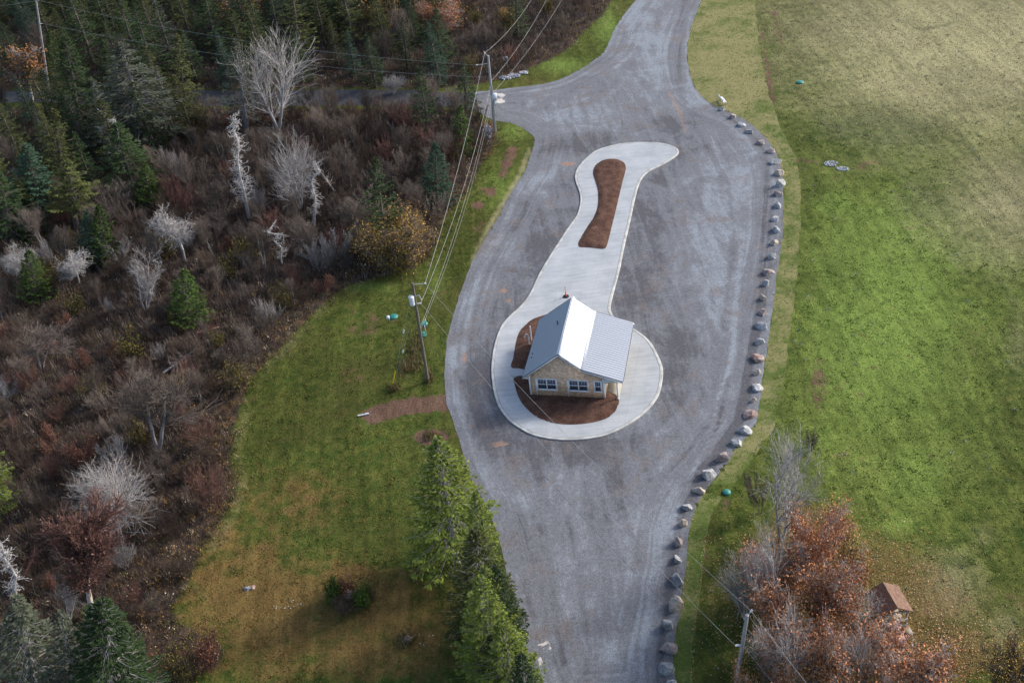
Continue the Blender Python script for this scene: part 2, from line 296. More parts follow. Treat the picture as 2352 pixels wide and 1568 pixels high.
t=m.ma('ADD',m.ma('MULTIPLY',st,.55),m.ma('MULTIPLY',n1,.45)); t=m.ma('ADD',t,m.ma('MULTIPLY',m.ma('SUBTRACT',aT,.5),.44)); t=m.ma('ADD',t,m.ma('MULTIPLY',m.ma('SUBTRACT',n2,.5),.22))
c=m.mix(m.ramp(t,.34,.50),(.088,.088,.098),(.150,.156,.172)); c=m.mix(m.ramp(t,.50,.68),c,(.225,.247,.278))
c=m.mix(m.ma('MULTIPLY',m.ramp(m.noise(.28,6,.7,dist=.5),.53,.66),.6),c,(.160,.130,.120))
c=m.mix(m.ma('MULTIPLY',m.ramp(m.ma('ADD',aR,m.ma('MULTIPLY',m.ma('SUBTRACT',n2,.5),.8)),.3,.8),.75),c,(.31,.19,.13))
c=m.mix(m.ramp(m.ma('ADD',aP,m.ma('MULTIPLY',m.ma('SUBTRACT',n2,.5),1.3)),.55,.85),c,(.55,.51,.47))
c=m.mul(c,m.rgb(m.ramp(m.noise(3.2,4,.75),.3,.7,.84,1.16))); c=m.mul(c,m.rgb(m.ramp(n3,.25,.75,.72,1.28))); c=m.mul(c,m.rgb(m.ramp(n4,.25,.75,.65,1.35)))
v=m.N('ShaderNodeTexVoronoi'); v.inputs['Scale'].default_value=2.2; m.t.links.new(m.pos(),v.inputs['Vector'])
c=m.mix(m.ma('MULTIPLY',m.ramp(v.outputs['Distance'],.07,.03),.8),c,(.42,.38,.35))
m.color(c); m.bump(m.ma('ADD',n3,n4),.6,.05); MG=m.m
jg=GRAVEL.copy()
for i in range(len(jg)):
    v=mnoise.noise_vector(Vector((jg[i][0]*.7,jg[i][1]*.7,0))); jg[i]+=np.array([v.x,v.y])*.14
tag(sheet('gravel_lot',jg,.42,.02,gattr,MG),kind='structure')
# side road
m=NM('asphalt',.85,.3); n2=m.noise(.5,5,.6); n3=m.noise(14,3,.7)
m.color(m.mul(m.mix(n2,(.034,.036,.042),(.062,.064,.072)),m.rgb(m.ramp(n3,.3,.7,.75,1.25)))).bump(n3,.4,.02)  # asphalt colour darkened to stand in for the trees' shade
road=np.concatenate([gp([(1100,256)]),gp(ROAD_LO),gp(ROAD_HI),gp([(1100,213)])])
tag(sheet('side_road',road,.8,.012,lambda X,Y,d:np.full((len(X),4),.5),m.m),kind='structure')
# mown verge strips
m=NM('mown_grass',.95,.1); _,a1,_,_,_=m.attr(); n1=m.noise(.25,5,.65); n2=m.noise(1.6,5,.7); n3=m.noise(9,4,.7); n4=m.noise(28,2,.6)
c=m.mix(m.ramp(m.ma('ADD',m.ma('MULTIPLY_ADD',m.ma('SUBTRACT',n2,.5),.5,n1),m.ma('MULTIPLY',m.ma('SUBTRACT',a1,.5),.35)),.36,.66),(.085,.12,.026),(.235,.215,.095))
c=m.mix(m.ma('MULTIPLY',m.ramp(n2,.56,.68),.75),c,(.085,.13,.025)); c=m.mix(m.ma('MULTIPLY',m.ramp(m.noise(4,3,.7),.6,.7),.5),c,(.33,.29,.16)); c=m.mul(c,m.rgb(m.ramp(n3,.25,.75,.75,1.25))); c=m.mul(c,m.rgb(m.ramp(n4,.3,.7,.8,1.2)))
m.color(c).bump(m.ma('ADD',n3,n4),.8,.05); MV=m.m
def vattr(X,Y,d):
    px,py=to_px(np.stack([X,Y,0*X],1)); t=np.clip(.70-np.clip((py-250)/1400,0,1)*.55+.35*ell(px,py,[(1690,170,60,90,1)],1),0,1)
    return np.stack([t,t,t,d],1)
va=np.concatenate([smooth(gp(VERGE_PX_A),1,False),smooth(gp(VERGE_PX_B),1,False)])
for i in range(len(va)):
    q=mnoise.noise_vector(Vector((va[i][0]*.5,va[i][1]*.5,4))); va[i]+=np.array([q.x,q.y])*.3
tag(sheet('mown_verge',va,.4,.008,vattr,MV),kind='structure')
STRIP2=[(1614,1134),(1600,1160),(1588,1188),(1581,1227),(1577,1262),(1577,1300),(1569,1345),(1563,1397),(1556,1439),(1549,1480),(1545,1533),(1552,1575),(1562,1640),(1600,1640),(1590,1568),(1590,1491),(1598,1428),(1608,1376),(1614,1303),(1624,1230),(1634,1183),(1658,1140),(1637,1131)]
tag(sheet('mown_verge',smooth(gp(STRIP2),.8),.35,.008,lambda X,Y,d:np.stack([.34+0*X]*3+[d],1),MV),kind='structure')

# ------------------------------------------------------------------ concrete island
ISL=[(1445,327),(1419,330.5),(1399,335),(1378,341.5),(1361,350),(1346,363),(1335,374),(1325,388),(1320,404),(1323,420),(1330,439),(1333,458),(1330,477),(1323,496),(1304,523),(1283,555),(1258.5,593),(1237,630),(1222,663),(1207,688),(1192,705),(1172,723),(1154,743),(1143,766),(1135,791),(1130,821),(1128,848),(1130,876),(1134,901),(1143,929),(1157,951),(1174,969),(1197,985),(1222,997.5),(1252,1005),(1284,1009),(1320,1009.5),(1355,1006),(1390,999),(1422,986),(1452,969),(1477.5,950),(1498,929),(1513,906),(1520,881),(1523,853),(1519,833),(1508,808),(1495,786),(1478,769),(1458,755),(1436,742),(1412,728),(1405,717),(1402,706),(1406,685),(1415,650),(1423,620),(1434,566),(1447.5,507),(1458,458),(1466,428),(1476,407),(1491,393),(1515,381),(1537,369),(1553,358),(1559,350),(1557,342),(1545,335),(1528.5,330),(1507,327),(1480,326)]
ZT=.14
O1=smooth(gp(ISL,ZT),.35)
def offset(P,d):
    t=np.roll(P,-1,0)-np.roll(P,1,0); t/=np.linalg.norm(t,axis=1,keepdims=True); n=np.stack([-t[:,1],t[:,0]],1)
    A=.5*np.sum(P[:,0]*np.roll(P[:,1],-1)-np.roll(P[:,0],-1)*P[:,1]); 
    return P+(n if A>0 else -n)*d
def ngon(name,P,z,mat,parent=None):
    me=bpy.data.meshes.new(name); A=.5*np.sum(P[:,0]*np.roll(P[:,1],-1)-np.roll(P[:,0],-1)*P[:,1]); Q=P if A>0 else P[::-1]
    me.from_pydata([(p[0],p[1],z) for p in Q],[],[list(range(len(Q)))]); me.materials.append(mat); o=bpy.data.objects.new(name,me); COL.objects.link(o); o.parent=parent; return o
m=NM('concrete',.75,.35); n1=m.noise(.35,5,.6); n2=m.noise(2.5,4,.6); n3=m.noise(20,3,.7)
w1=m.N('ShaderNodeTexBrick'); w1.inputs['Scale'].default_value=.33; w1.offset=0; w1.inputs['Mortar Size'].default_value=.004; w1.inputs['Color1'].default_value=(.96,.96,.96,1); w1.inputs['Color2'].default_value=(1.03,1.03,1.03,1); w1.inputs['Mortar'].default_value=(.86,.86,.86,1); w1.inputs['Brick Width'].default_value=.9; w1.inputs['Row Height'].default_value=.55
mp=m.N('ShaderNodeMapping'); mp.inputs['Rotation'].default_value=(0,0,rad(14)); m.t.links.new(m.pos(),mp.inputs[0]); m.t.links.new(mp.outputs[0],w1.inputs['Vector'])
mp2=m.N('ShaderNodeMapping'); mp2.inputs['Rotation'].default_value=(0,0,rad(14)); mp2.inputs['Scale'].default_value=(.25,2.2,1); m.t.links.new(m.pos(),mp2.inputs[0])
n5=m.noise(1.1,4,.6,mp2.outputs[0])
c=m.mix(m.ramp(n1,.35,.65),(.335,.355,.37),(.405,.42,.435)); c=m.mix(m.ma('MULTIPLY',m.ramp(n2,.55,.8),.35),c,(.35,.34,.315)); c=m.mul(c,w1.outputs['Color'])
c=m.mul(c,m.rgb(m.ramp(n5,.3,.7,.94,1.07))); c=m.mul(c,m.rgb(m.ramp(n3,.3,.7,.95,1.05)))
m.color(c).bump(n3,.2,.01); m.put(m.b.inputs['Roughness'],m.ramp(n5,.45,.7,.8,.45)); MC=m.m
MK=flat('kerb_concrete',(.44,.435,.415),.85,.25,.22,1.2,vec='w'); MDK=flat('joint_dark',(.16,.155,.15),.95,.1)
isl=thing('concrete_pavement',None,None); isl['kind']='structure'
ngon('slab_bed',offset(O1,.2),ZT-.035,MDK,isl)
ngon('slab',offset(O1,.31),ZT-.006,MC,isl)
k=Geo(); Pa=offset(O1,0.); Pb=offset(O1,.04); Pc=offset(O1,.27); Pd=offset(O1,.285); n=len(O1)
for (A,za,B,zb) in ((Pa,.0,Pa,ZT-.03),(Pa,ZT-.03,Pb,ZT+.004),(Pb,ZT+.004,Pc,ZT+.004),(Pc,ZT+.004,Pd,ZT-.05)):
    i=np.arange(n); j=(i+1)%n; f=lambda P,z,i:np.concatenate([P[i],np.full((n,1),z)],1)
    k.quads(np.stack([f(A,za,i),f(A,za,j),f(B,zb,j),f(B,zb,i)],1)[:, ::-1])
add('kerb',k.mesh('kerb',False),MK,isl)
jt=Geo()
def z1(x,y): return ((1800+x/2.4125)*.604938,(1050+y/2.4125)*.604938)
JN=[((1143.5,762),(1185,776)),((1131,853),(1177,851)),((1140,916),(1186,903)),((1252,1003),(1258,968)),((1390,998),(1378,966)),((1475,750+20),(1432,985)),((1505,812),(1443,805)),((1520,850),(1440,845)),((1519,880),(1432,876)),((1508,912),(1424,905)),((1335,368),(1352,385)),((1420,331),(1418,365)),((1480,327),(1445,372)),((1330,440),(1370,430)),((1330,478),(1371,478)),((1305,524),(1345,524)),((1283,556),(1330,556)),((1258,594),(1428,602)),((1238,630),(1420,640)),((1222,664),(1410,676)),((1330,566),(1282,700)),((1390,572),(1352,700)),((1438,550),(1400,548)),((1448,505),(1411,502)),((1458,458),(1420,454)),((1474,412),(1432,408))]
for (a,b) in JN:
    A=g(*a,ZT); B=g(*b,ZT); d=(B-A)/np.linalg.norm(B-A); A=A+d*.34; B=B-d*.12; s=np.array([-d[1],d[0],0])*.011; A[2]=B[2]=ZT-.002
    jt.quads([[A-s,B-s,B+s,A+s]])
add('expansion_joint',jt,flat('joint',(.28,.28,.275),.9,.2),isl)
# soil beds
m=NM('planting_soil',.98,.08); n1=m.noise(.9,5,.65); n2=m.noise(5,5,.7); n3=m.noise(22,3,.7)
c=m.mix(m.ramp(n1,.35,.65),(.085,.045,.034),(.135,.077,.056)); c=m.mul(c,m.rgb(m.ramp(n2,.3,.7,.65,1.25))); c=m.mul(c,m.rgb(m.ramp(n3,.3,.7,.8,1.2)))
m.color(c).bump(m.ma('ADD',n2,m.ma('MULTIPLY',n3,.4)),1.,.12); MS=m.m
def mound(h,amp):
    def f(X,Y,d):
        nz=np.array([mnoise.fractal(Vector((x*1.1,y*1.1,3)),.9,2.2,5) for x,y in zip(X,Y)])
        e=np.clip(d/.9,0,1); return ZT-.004+.012+h*np.sin(e*math.pi/2)+amp*nz*np.clip(d/.25,0,1)
    return f
BED1=[(1404,365),(1420.5,367),(1433,374),(1437.5,384),(1436,396),(1430,417.5),(1423,447),(1414,485),(1404,525.5),(1396,558),(1391,570),(1385,572),(1358,569),(1331,567),(1328,562),(1331,552),(1348,523),(1364,498.5),(1372,477),(1374,455),(1372,431),(1364,407),(1362.5,393),(1368,380),(1383,369)]
BED2=[(1181,867),(1182,881),(1187,901),(1196,921),(1211,939),(1231,956),(1256,967),(1284,973),(1315,974.5),(1347,972),(1377,966),(1398,958),(1412,946),(1418,934),(1421.5,919),(1400,900),(1300,895),(1215,864)]
BED3=[(1178,846),(1179,821),(1183,798),(1187,778),(1194,760.5),(1205,748),(1220,735),(1240,726.5),(1262,721),(1290,722),(1270,780),(1240,846)]
BZ=lambda X,Y,d:np.full((len(X),4),.5)
tag(sheet('planting_bed',smooth(gp(BED1,ZT),.3),.14,mound(.24,.06),BZ,MS),kind='structure')
def bed_walk(h,amp):
    f0=mound(h,amp); return f0
tag(sheet('planting_bed',smooth(gp(BED2,ZT),.3),.14,mound(.07,.03),BZ,MS),kind='structure')
tag(sheet('planting_bed',smooth(gp(BED3,ZT),.3),.14,mound(.07,.03),BZ,MS),kind='structure')

# ------------------------------------------------------------------ house
YAW=-.2721; HO=np.array([.0164*H,1.2002*H,0]); ha=np.array([math.cos(YAW),math.sin(YAW),0]); hb=np.array([-math.sin(YAW),math.cos(YAW),0])
house=thing('small_house','small shingled visitor building with white and slate metal roof on the paved island','house',HO,YAW)
def wet(name,c,rough,var,sc): return flat(name,c,rough,.35,var,sc)
XL,XR,XB,XE=-.541,3.126,5.302,9.15; ZL,ZR,ZB,ZE=2.547,5.517,3.741,2.529; YF,YB=-.218,9.19; W=7.3
m=NM('shingle',.9,.15); tc=m.objc(); sp=m.N('ShaderNodeSeparateXYZ'); m.t.links.new(tc,sp.inputs[0]); cb=m.N('ShaderNodeCombineXYZ')
m.put(cb.inputs[0],m.ma('ADD',sp.outputs[0],sp.outputs[1])); m.put(cb.inputs[1],sp.outputs[2])
br=m.N('ShaderNodeTexBrick'); br.inputs['Scale'].default_value=1; br.inputs['Brick Width'].default_value=.17; br.inputs['Row Height'].default_value=.135; br.inputs['Mortar Size'].default_value=.006; br.inputs['Bias'].default_value=-.1
br.inputs['Color1'].default_value=(.80,.57,.40,1); br.inputs['Color2'].default_value=(.65,.45,.31,1); br.inputs['Mortar'].default_value=(.30,.21,.15,1); m.t.links.new(cb.outputs[0],br.inputs['Vector'])
nn=m.noise(3.5,4,.7,tc); n6=m.noise(.9,3,.6,tc)
c=m.mul(br.outputs['Color'],m.rgb(m.ramp(nn,.3,.7,.72,1.25))); c=m.mul(c,m.rgb(m.ramp(n6,.3,.7,.85,1.12)))
c=m.mix(m.ma('MULTIPLY',m.ramp(m.ma('ADD',sp.outputs[2],m.ma('MULTIPLY',n6,.5)),.75,.25),.35),c,(.40,.33,.25)); m.color(c).bump(br.outputs['Fac'],-.5,.02); MSH=m.m
MW=flat('white_trim',(.74,.77,.82),.5,.4,.03,4); MCR=flat('cream_wall',(.78,.70,.56),.6,.3,.05,2); MDE=flat('drip_edge_blue',(.045,.06,.085),.4,.4,.05,2)
m=NM('roof_metal',.42,.5); tc=m.objc(); n1=m.noise(.6,4,.6,tc); n2=m.noise(8,3,.6,tc)
m.color(m.mul(m.mix(n1,(.325,.355,.405),(.36,.39,.435)),m.rgb(m.ramp(n2,.3,.7,.97,1.03)))); MR=m.m; m.b.inputs['Metallic'].default_value=.3
m=NM('roof_metal_slate',.4,.5); tc=m.objc(); n1=m.noise(.6,4,.6,tc); n2=m.noise(8,3,.6,tc)
m.color(m.mul(m.mix(n1,(.325,.355,.405),(.36,.39,.435)),m.rgb(m.ramp(n2,.3,.7,.97,1.03)))); MRL=MR
def zr(x):
    return float(np.interp(x,[XL,XR,XB,XE],[ZL,ZR,ZB,ZE]))
TH=.07
wg=Geo().prism([(0,0),(W,0),(W,zr(W)-TH),(XB,ZB-TH),(XR,ZR-TH),(0,zr(0)-TH)],0,9.0); add('wall',wg,MSH,house)
def slope(name,xa,za,xb,zb,y0=YF,y1=YB,step=.335,mat=MR):
    """ribbed metal sheet with real ribs; (xa,za) high edge, (xb,zb) low edge"""
    G_=Geo(); d=np.array([xb-xa,0,zb-za]); L=np.linalg.norm(d); d/=L; nrm=np.array([-d[2],0,d[0]]); nrm=nrm if nrm[2]>0 else -nrm
    A=np.array([xa,0,za]); B=np.array([xb,0,zb]); ys=[];hs=[]
    y=y0; ys=[y0]; hs=[0.]; c=y0+.12
    while c<y1-.1:
        for dy,h in ((-.075,0),(-.04,.038),(.035,.038),(.075,0)): ys.append(c+dy); hs.append(h)
        c+=step
    ys.append(y1); hs.append(0.); ys=np.array(ys); hs=np.array(hs); Y=np.array([0,1,0])
    T0=A[None]+ys[:,None]*Y+hs[:,None]*nrm; T1=B[None]+ys[:,None]*Y+hs[:,None]*nrm
    B0=A[None]+ys[:,None]*Y-nrm*TH*.6; B1=B[None]+ys[:,None]*Y-nrm*TH*.6
    n=len(ys); i=np.arange(n-1)
    G_.quads(np.stack([T0[i],T0[i+1],T1[i+1],T1[i]],1)); G_.quads(np.stack([B0[i],B1[i],B1[i+1],B0[i+1]],1))
    G_.quads(np.stack([T1[i],T1[i+1],B1[i+1],B1[i]],1)); G_.quads([[T0[0],T1[0],B1[0],B0[0]],[T0[-1],B0[-1],B1[-1],T1[-1]]])
    return add(name,G_,mat,house)
o=slope('roof_slope',XR,ZR,XL,ZL); o['label']='shaded slate-looking ribbed metal slope on the left'
o=slope('roof_slope',XR,ZR,XB,ZB); o['label']='steep sunlit white ribbed metal slope'
o=slope('roof_slope',XB,ZB,XE,ZE); o['label']='shallow grey ribbed metal slope over the porch side'
def along(G_,x0,z0,x1,z1,y0,y1,up,th):   # flat bar lying on the slope between two profile points
    d=np.array([x1-x0,z1-z0]); d/=np.linalg.norm(d); n=np.array([-d[1],d[0]]); n=n if n[1]>0 else -n
    a=np.array([x0,z0])+n*up; b=np.array([x1,z1])+n*up; a2=a+n*th; b2=b+n*th
    G_.prism([tuple(a),tuple(b),tuple(b2),tuple(a2)][::1],y0,y1)
rc=Geo(); along(rc,XR,ZR,XR+.20,zr(XR+.20),YF-.01,YB+.01,.045,.015); along(rc,XR-.10,zr(XR-.10),XR,ZR,YF-.01,YB+.01,.045,.015); add('ridge_cap',rc,MW,house)
fl=Geo(); along(fl,XB-.10,zr(XB-.10),XB,ZB,YF-.01,YB+.01,.044,.012); along(fl,XB,ZB,XB+.09,zr(XB+.09),YF-.01,YB+.01,.046,.012); add('flashing',fl,flat('flashing_grey',(.6,.61,.66),.5,.4,.04),house)
# rake boards (front, back), dark drip edge above them
for yy in (YF,YB-.03):
    rk=Geo(); dr=Geo()
    for xa,xb in ((XL,XR),(XR,XB),(XB,XE)):
        za,zb=zr(xa),zr(xb); y0=yy-.03 if yy<0 else yy+.035
        rk.prism([(xa,za-TH-.17),(xb,zb-TH-.17),(xb,zb-TH),(xa,za-TH)],y0,y0+.035)
        dr.prism([(xa,za-TH),(xb,zb-TH),(xb,zb+.012),(xa,za+.012)],y0-.012,y0+.028)
    add('rake_board',rk,MW,house); add('drip_edge',dr,MDE,house)
# eave fascias; dark blocks paint the shade in gaps at open rib ends
for xe,ze,sg in ((XL,ZL,-1),(XE,ZE,1)):
    f=Geo(); x0,x1=sorted((xe,xe-sg*.03)); f.box(x0,x1,YF,YB,ze-.20,ze-.06); x0,x1=sorted((xe+sg*.002,xe+sg*.05)); f.box(x0,x1,YF,YB,ze-.13,ze-.095)
    add('fascia',f,MW,house)
    b=Geo(); y=YF+.2
    while y<YB-.2:
        x0,x1=sorted((xe+sg*.004,xe+sg*.055)); b.box(x0,x1,y,y+.22,ze-.092,ze-.028 if sg>0 else ze-.022); y+=.335
    add('rib_gap_shade',b,MDE,house)
# soffits
sf=Geo(); sf.box(XL+.05,-.002,YF+.03,YB-.03,ZL-.22,ZL-.20); sf.box(W+.03,XE-.05,YF+.03,YB-.03,2.36,2.38); add('soffit',sf,MCR,house)
# corner boards, posts, beam, porch
cb_=Geo()
cb_.box(-.02,.13,-.03,-.002,.02,zr(0)-.24); cb_.box(-.03,-.002,-.03,.12,.02,zr(0)-.24); add('corner_board',cb_,MW,house)
cb_=Geo(); cb_.box(7.17,7.34,-.03,-.002,.02,2.55); cb_.box(7.302,7.34,-.002,.14,.02,2.55); add('corner_board',cb_,MW,house)
for py_ in (.0,4.4,8.85):
    p=Geo(); p.box(8.48,8.62,py_,py_+.14,.13,2.36); p.box(8.455,8.645,py_-.025,py_+.165,.13,.3); p.box(8.455,8.645,py_-.025,py_+.165,2.22,2.36); add('porch_post',p,MW,house)
be=Geo(); be.box(8.5,8.6,.14,9.0,2.18,2.355); be.prism([(7.345,2.02),(7.6,2.16),(8.48,2.18),(8.48,2.4),(7.345,2.6)],.02,.10); add('porch_beam',be,MW,house)
pwl=Geo(); pwl.box(7.302,7.33,.142,8.98,.13,2.6); pwl.box(7.345,8.6,8.9,8.97,.9,1.0); add('porch_wall',pwl,MCR,house)
dk=Geo(); dk.box(7.332,8.66,.0,9.0,.02,.143); add('porch_floor',dk,flat('porch_concrete',(.55,.49,.39),.7,.3,.06,1.5),house)
dd=Geo(); dd.box(7.331,7.37,3.4,4.35,.15,2.15); do=add('door',dd,flat('door_paint',(.55,.57,.6),.4,.4,.03),house); hdl=Geo().box(7.37,7.42,3.5,3.54,1.05,1.17); add('handle',hdl,MDE,do)
# windows
MGL=NM('window_glass',.06,.9); MGL.color(MGL.mix(MGL.noise(1.5,2,.5,MGL.objc()),(.008,.012,.028),(.022,.03,.055))); MGL=MGL.m
def window(x0,x1,units):
    zb,zt=.90,2.33; wd=Geo(); t=.10
    wd.box(x0,x1,-.045,-.002,zt-t,zt); wd.box(x0-.02,x1+.02,-.06,-.002,zb,zb+t*.8); wd.box(x0,x0+t,-.045,-.002,zb+t*.8,zt-t); wd.box(x1-t,x1,-.045,-.002,zb+t*.8,zt-t)
    wo=add('window',wd,MW,house); ix0,ix1=x0+t,x1-t; uw=(ix1-ix0)/units; fr=Geo(); pn=Geo(); mu=Geo()
    zc=(zb+zt)/2+.03
    for u in range(units):
        a=ix0+u*uw; b=a+uw; s=.055
        fr.box(a,a+s,-.035,-.003,zb+.08,zt-t); fr.box(b-s,b,-.035,-.003,zb+.08,zt-t); fr.box(a+s,b-s,-.035,-.003,zt-t-s,zt-t); fr.box(a+s,b-s,-.035,-.003,zb+.08,zb+.08+s*1.2); fr.box(a+s,b-s,-.04,-.003,zc-.035,zc+.035)
        pn.box(a+s,b-s,-.012,-.004,zb+.08+s*1.2,zc-.035); pn.box(a+s,b-s,-.012,-.004,zc+.035,zt-t-s)
        xx0,xx1=a+s,b-s; zz0,zz1=zc+.035,zt-t-s
        for q in (1,2): xq=xx0+(xx1-xx0)*q/3; mu.box(xq-.009,xq+.009,-.022,-.0125,zz0,zz1)
        zq=(zz0+zz1)/2; mu.box(xx0,xx1,-.0225,-.0125,zq-.009,zq+.009)
    add('frame',fr,MW,wo); add('pane',pn,MGL,wo); add('muntin',mu,MW,wo)
    return wo
window(.71,2.74,2); window(3.81,5.81,2); window(6.28,7.10,1)
for xx in (.70,3.80):
    tb=Geo().box(xx-.045,xx+.045,-.075,-.05,.30,2.33); add('conduit_board',tb,MW,house)
    P=[np.array([xx,-.08,.30]),np.array([xx+.02,-.12,.16]),np.array([xx+(-.2 if xx<1 else .12),-.2,.17]),np.array([xx+(-.32 if xx<1 else .24),-.25,.16])]
    add('loose_cable',Geo().segs(P[:-1],P[1:],.012,.012,4),MW,house)
def hit_slope(x,y):                                            # spot on the left roof slope seen at that pixel -> local coords
    d=ray(x,y); dl=np.array([d@ha,d@hb,d[2]]); c0=CAM-HO; cl=np.array([c0@ha,c0@hb,c0[2]])
    k=(ZR-ZL)/(XR-XL); t=(ZL+k*(cl[0]-XL)-cl[2])/(dl[2]-k*dl[0]); return cl+t*dl
P=hit_slope(*z1(765,436)); add('vent_pipe',Geo().segs([P-[0,0,.05]],[P+[0,0,.42]],.06,.06,8).segs([P],[P+[0,0,.05]],.12,.07,8),MDE,house)
for q in ((535,712),(525,748)):
    P=hit_slope(*z1(*q)); o=add('roof_vent',Geo().segs([P-[0,0,.05]],[P+[0,0,.13]],.065,.05,8),MDE,house); add('vent_flashing',Geo().segs([P-[0,0,.04]],[P+[0,0,.035]],.13,.11,8),MW,o)
# walk to the house's left side
wk=Geo(); A=g(1170,846,ZT);B=g(1222,846,ZT);C_=g(1222,863,ZT);D_=g(1172,863,ZT); A2,B2,C2,D2=[np.array([p[0],p[1],0]) for p in (A,B,C_,D_)]
for p in (A,B,C_,D_): p[2]=ZT+.03
wk.quads([[D_,C_,B,A],[D2,C2,C_,D_],[A,B,B2,A2]]); o=add('side_walk',wk,MC); tag(o,kind='structure')

# white riser pipes beside the house
MWP=flat('white_pipe',(.75,.76,.78),.5,.4,.05)
def riser(pts,label):
    b=g(*pts[0],ZT); t=thing('vent_riser',label,'pipe',b); P=[np.array([0,0,-.1]),np.array([0,0,1.25]),np.array([-.08,0,1.4]),np.array([-.28,0,1.42]),np.array([-.36,0,1.28]),np.array([-.36,0,1.1])] if len(pts)>1 else [np.array([0,0,-.1]),np.array([0,0,1.75])]
    add('pipe',Geo().segs(P[:-1],P[1:],.055,.055,8),MWP,t)
    add('cap',Geo().segs([P[-1]],[P[-1]+(np.array([0,0,.14]) if len(pts)<2 else np.array([0,0,-.1]))],.085,.08,8),MWP,t)
riser([(1216,792),1],'white gooseneck vent pipe standing in soil against the house'); riser([(1221,782)],'straight white capped vent pipe behind the gooseneck pipe')
# delineator post
b=g(1300,681,ZT); dl_=thing('traffic_post','slim red and white traffic post on black base behind the house','post',b)
MRD=flat('orange_red_plastic',(.85,.09,.035),.45,.4,.05)
add('base',Geo().segs([[0,0,0],[0,0,.06]],[[0,0,.06],[0,0,.12]],[.36,.3],[.34,.12],10),flat('black_rubber',(.02,.02,.022),.8,.2,.1),dl_)
add('pole',Geo().segs([[0,0,.1]],[[0,0,1.18]],.065,.055,8).segs([[0,0,1.18]],[[0,0,1.24]],.055,.02,8),MRD,dl_)
add('reflective_band',Geo().segs([[0,0,.74]],[[0,0,.86]],.067,.066,8),MW,dl_); add('reflective_band',Geo().segs([[0,0,.97]],[[0,0,1.08]],.067,.066,8),MW,dl_)

# ------------------------------------------------------------------ boulders
ORD=['first','second','third','fourth','fifth','sixth','seventh','eighth','ninth','tenth','eleventh','twelfth','thirteenth','fourteenth','fifteenth','sixteenth','seventeenth','eighteenth','nineteenth','twentieth','twenty-first','twenty-second','twenty-third']
BO=[(1655,250,16,12,'w',0),(1681,268,17,13,'p',1),(1701,285,19,14,'w',2),(1719,301,18,13,'g',3),(1747,325,18,15,'p',4),(1765,346,19,14,'p',5),(1780,369,21,17,'w',6),(1785,394,19,22,'t',7),(1789,420,22,24,'w',8),(1784,443,18,19,'p',9),(1785,470,17,18,'w',10),(1780,501,17,18,'w',11),(1781,525,17,19,'w',12),(1777,555,15,22,'t',13),(1772,586,20,20,'w',14),(1765,622,21,23,'p',15),(1757,650,16,18,'w',16),(1751,682,14,21,'t',17),(1750,714,23,20,'p',18),(1748,744,24,22,'w',19),(1743,780,19,27,'w',20),(1739,818,25,22,'r',21),(1736,852,15,20,'t',22),(1735,885,24,22,'w',23),(1730,915,15,20,'t',24),(1722,949,27,23,'r',25),(1709,984,27,24,'w',26),(1687,1013,26,24,'w',27),(1656,1047,26,29,'p',28),(1626,1086,30,28,'w',29),(1602,1122,23,25,'t',30),(1577,1160,20,23,'w',31),(1567,1200,18,23,'t',32),(1558,1239,23,28,'p',33),(1554,1281,20,23,'w',34),(1552,1325,31,36,'g',35),(1546,1381,34,42,'t',36),(1532,1430,32,34,'g',37),(1531,1481,36,33,'p',38),(1527,1527,32,34,'g',39),(1539,1566,27,28,'w',40)]
CN={'w':('pale grey',(.27,.28,.29)),'p':('pinkish grey',(.26,.20,.19)),'g':('dark slate grey',(.19,.20,.215)),'t':('tan and cream',(.42,.345,.28)),'r':('reddish brown',(.27,.165,.14))}
def bmat(k,c):
    m=NM('boulder_'+k,.85,.25); tc=m.objc(); n1=m.noise(2.2,5,.65,tc,.5); n2=m.noise(9,4,.7,tc)
    c2={'w':(.44,.44,.44),'p':(.38,.33,.31),'g':(.31,.315,.32),'t':(.44,.38,.33),'r':(.38,.31,.28)}[k]
    cc=m.mix(m.ramp(n1,.38,.62),tuple(c),c2); cc=m.mul(cc,m.rgb(m.ramp(n2,.3,.7,.75,1.2))); m.color(cc).bump(n2,.8,.06); return m.m
BM={k:bmat(k,v[1]) for k,v in CN.items()}
import bmesh
def boulder_mesh(seed,sx,sy,sz,mat):
    r=random.Random(seed); bm=bmesh.new(); bmesh.ops.create_icosphere(bm,subdivisions=4,radius=1)
    planes=[]
    for i in range(10):
        z=r.uniform(-.15,1); a=r.uniform(0,6.28); q=math.sqrt(max(0,1-z*z)); planes.append((Vector((q*math.cos(a),q*math.sin(a),z)),r.uniform(.46,.76)))
    for v in bm.verts:
        p=v.co.copy()
        for nrm,d in planes:
            e=p.dot(nrm)-d
            if e>0: p-=nrm*e
        off=mnoise.fractal(p*2.3+Vector((seed,0,0)),.9,2.1,4)*.055; p+=v.co*off
        v.co=Vector((p.x*sx,p.y*sy,p.z*sz))
    for v in bm.verts: v.co.z=max(v.co.z,-sz*.35)+sz*.24
    me=bpy.data.meshes.new('boulder'); bm.to_mesh(me); bm.free(); me.materials.append(mat); return me
NB=len(BO)
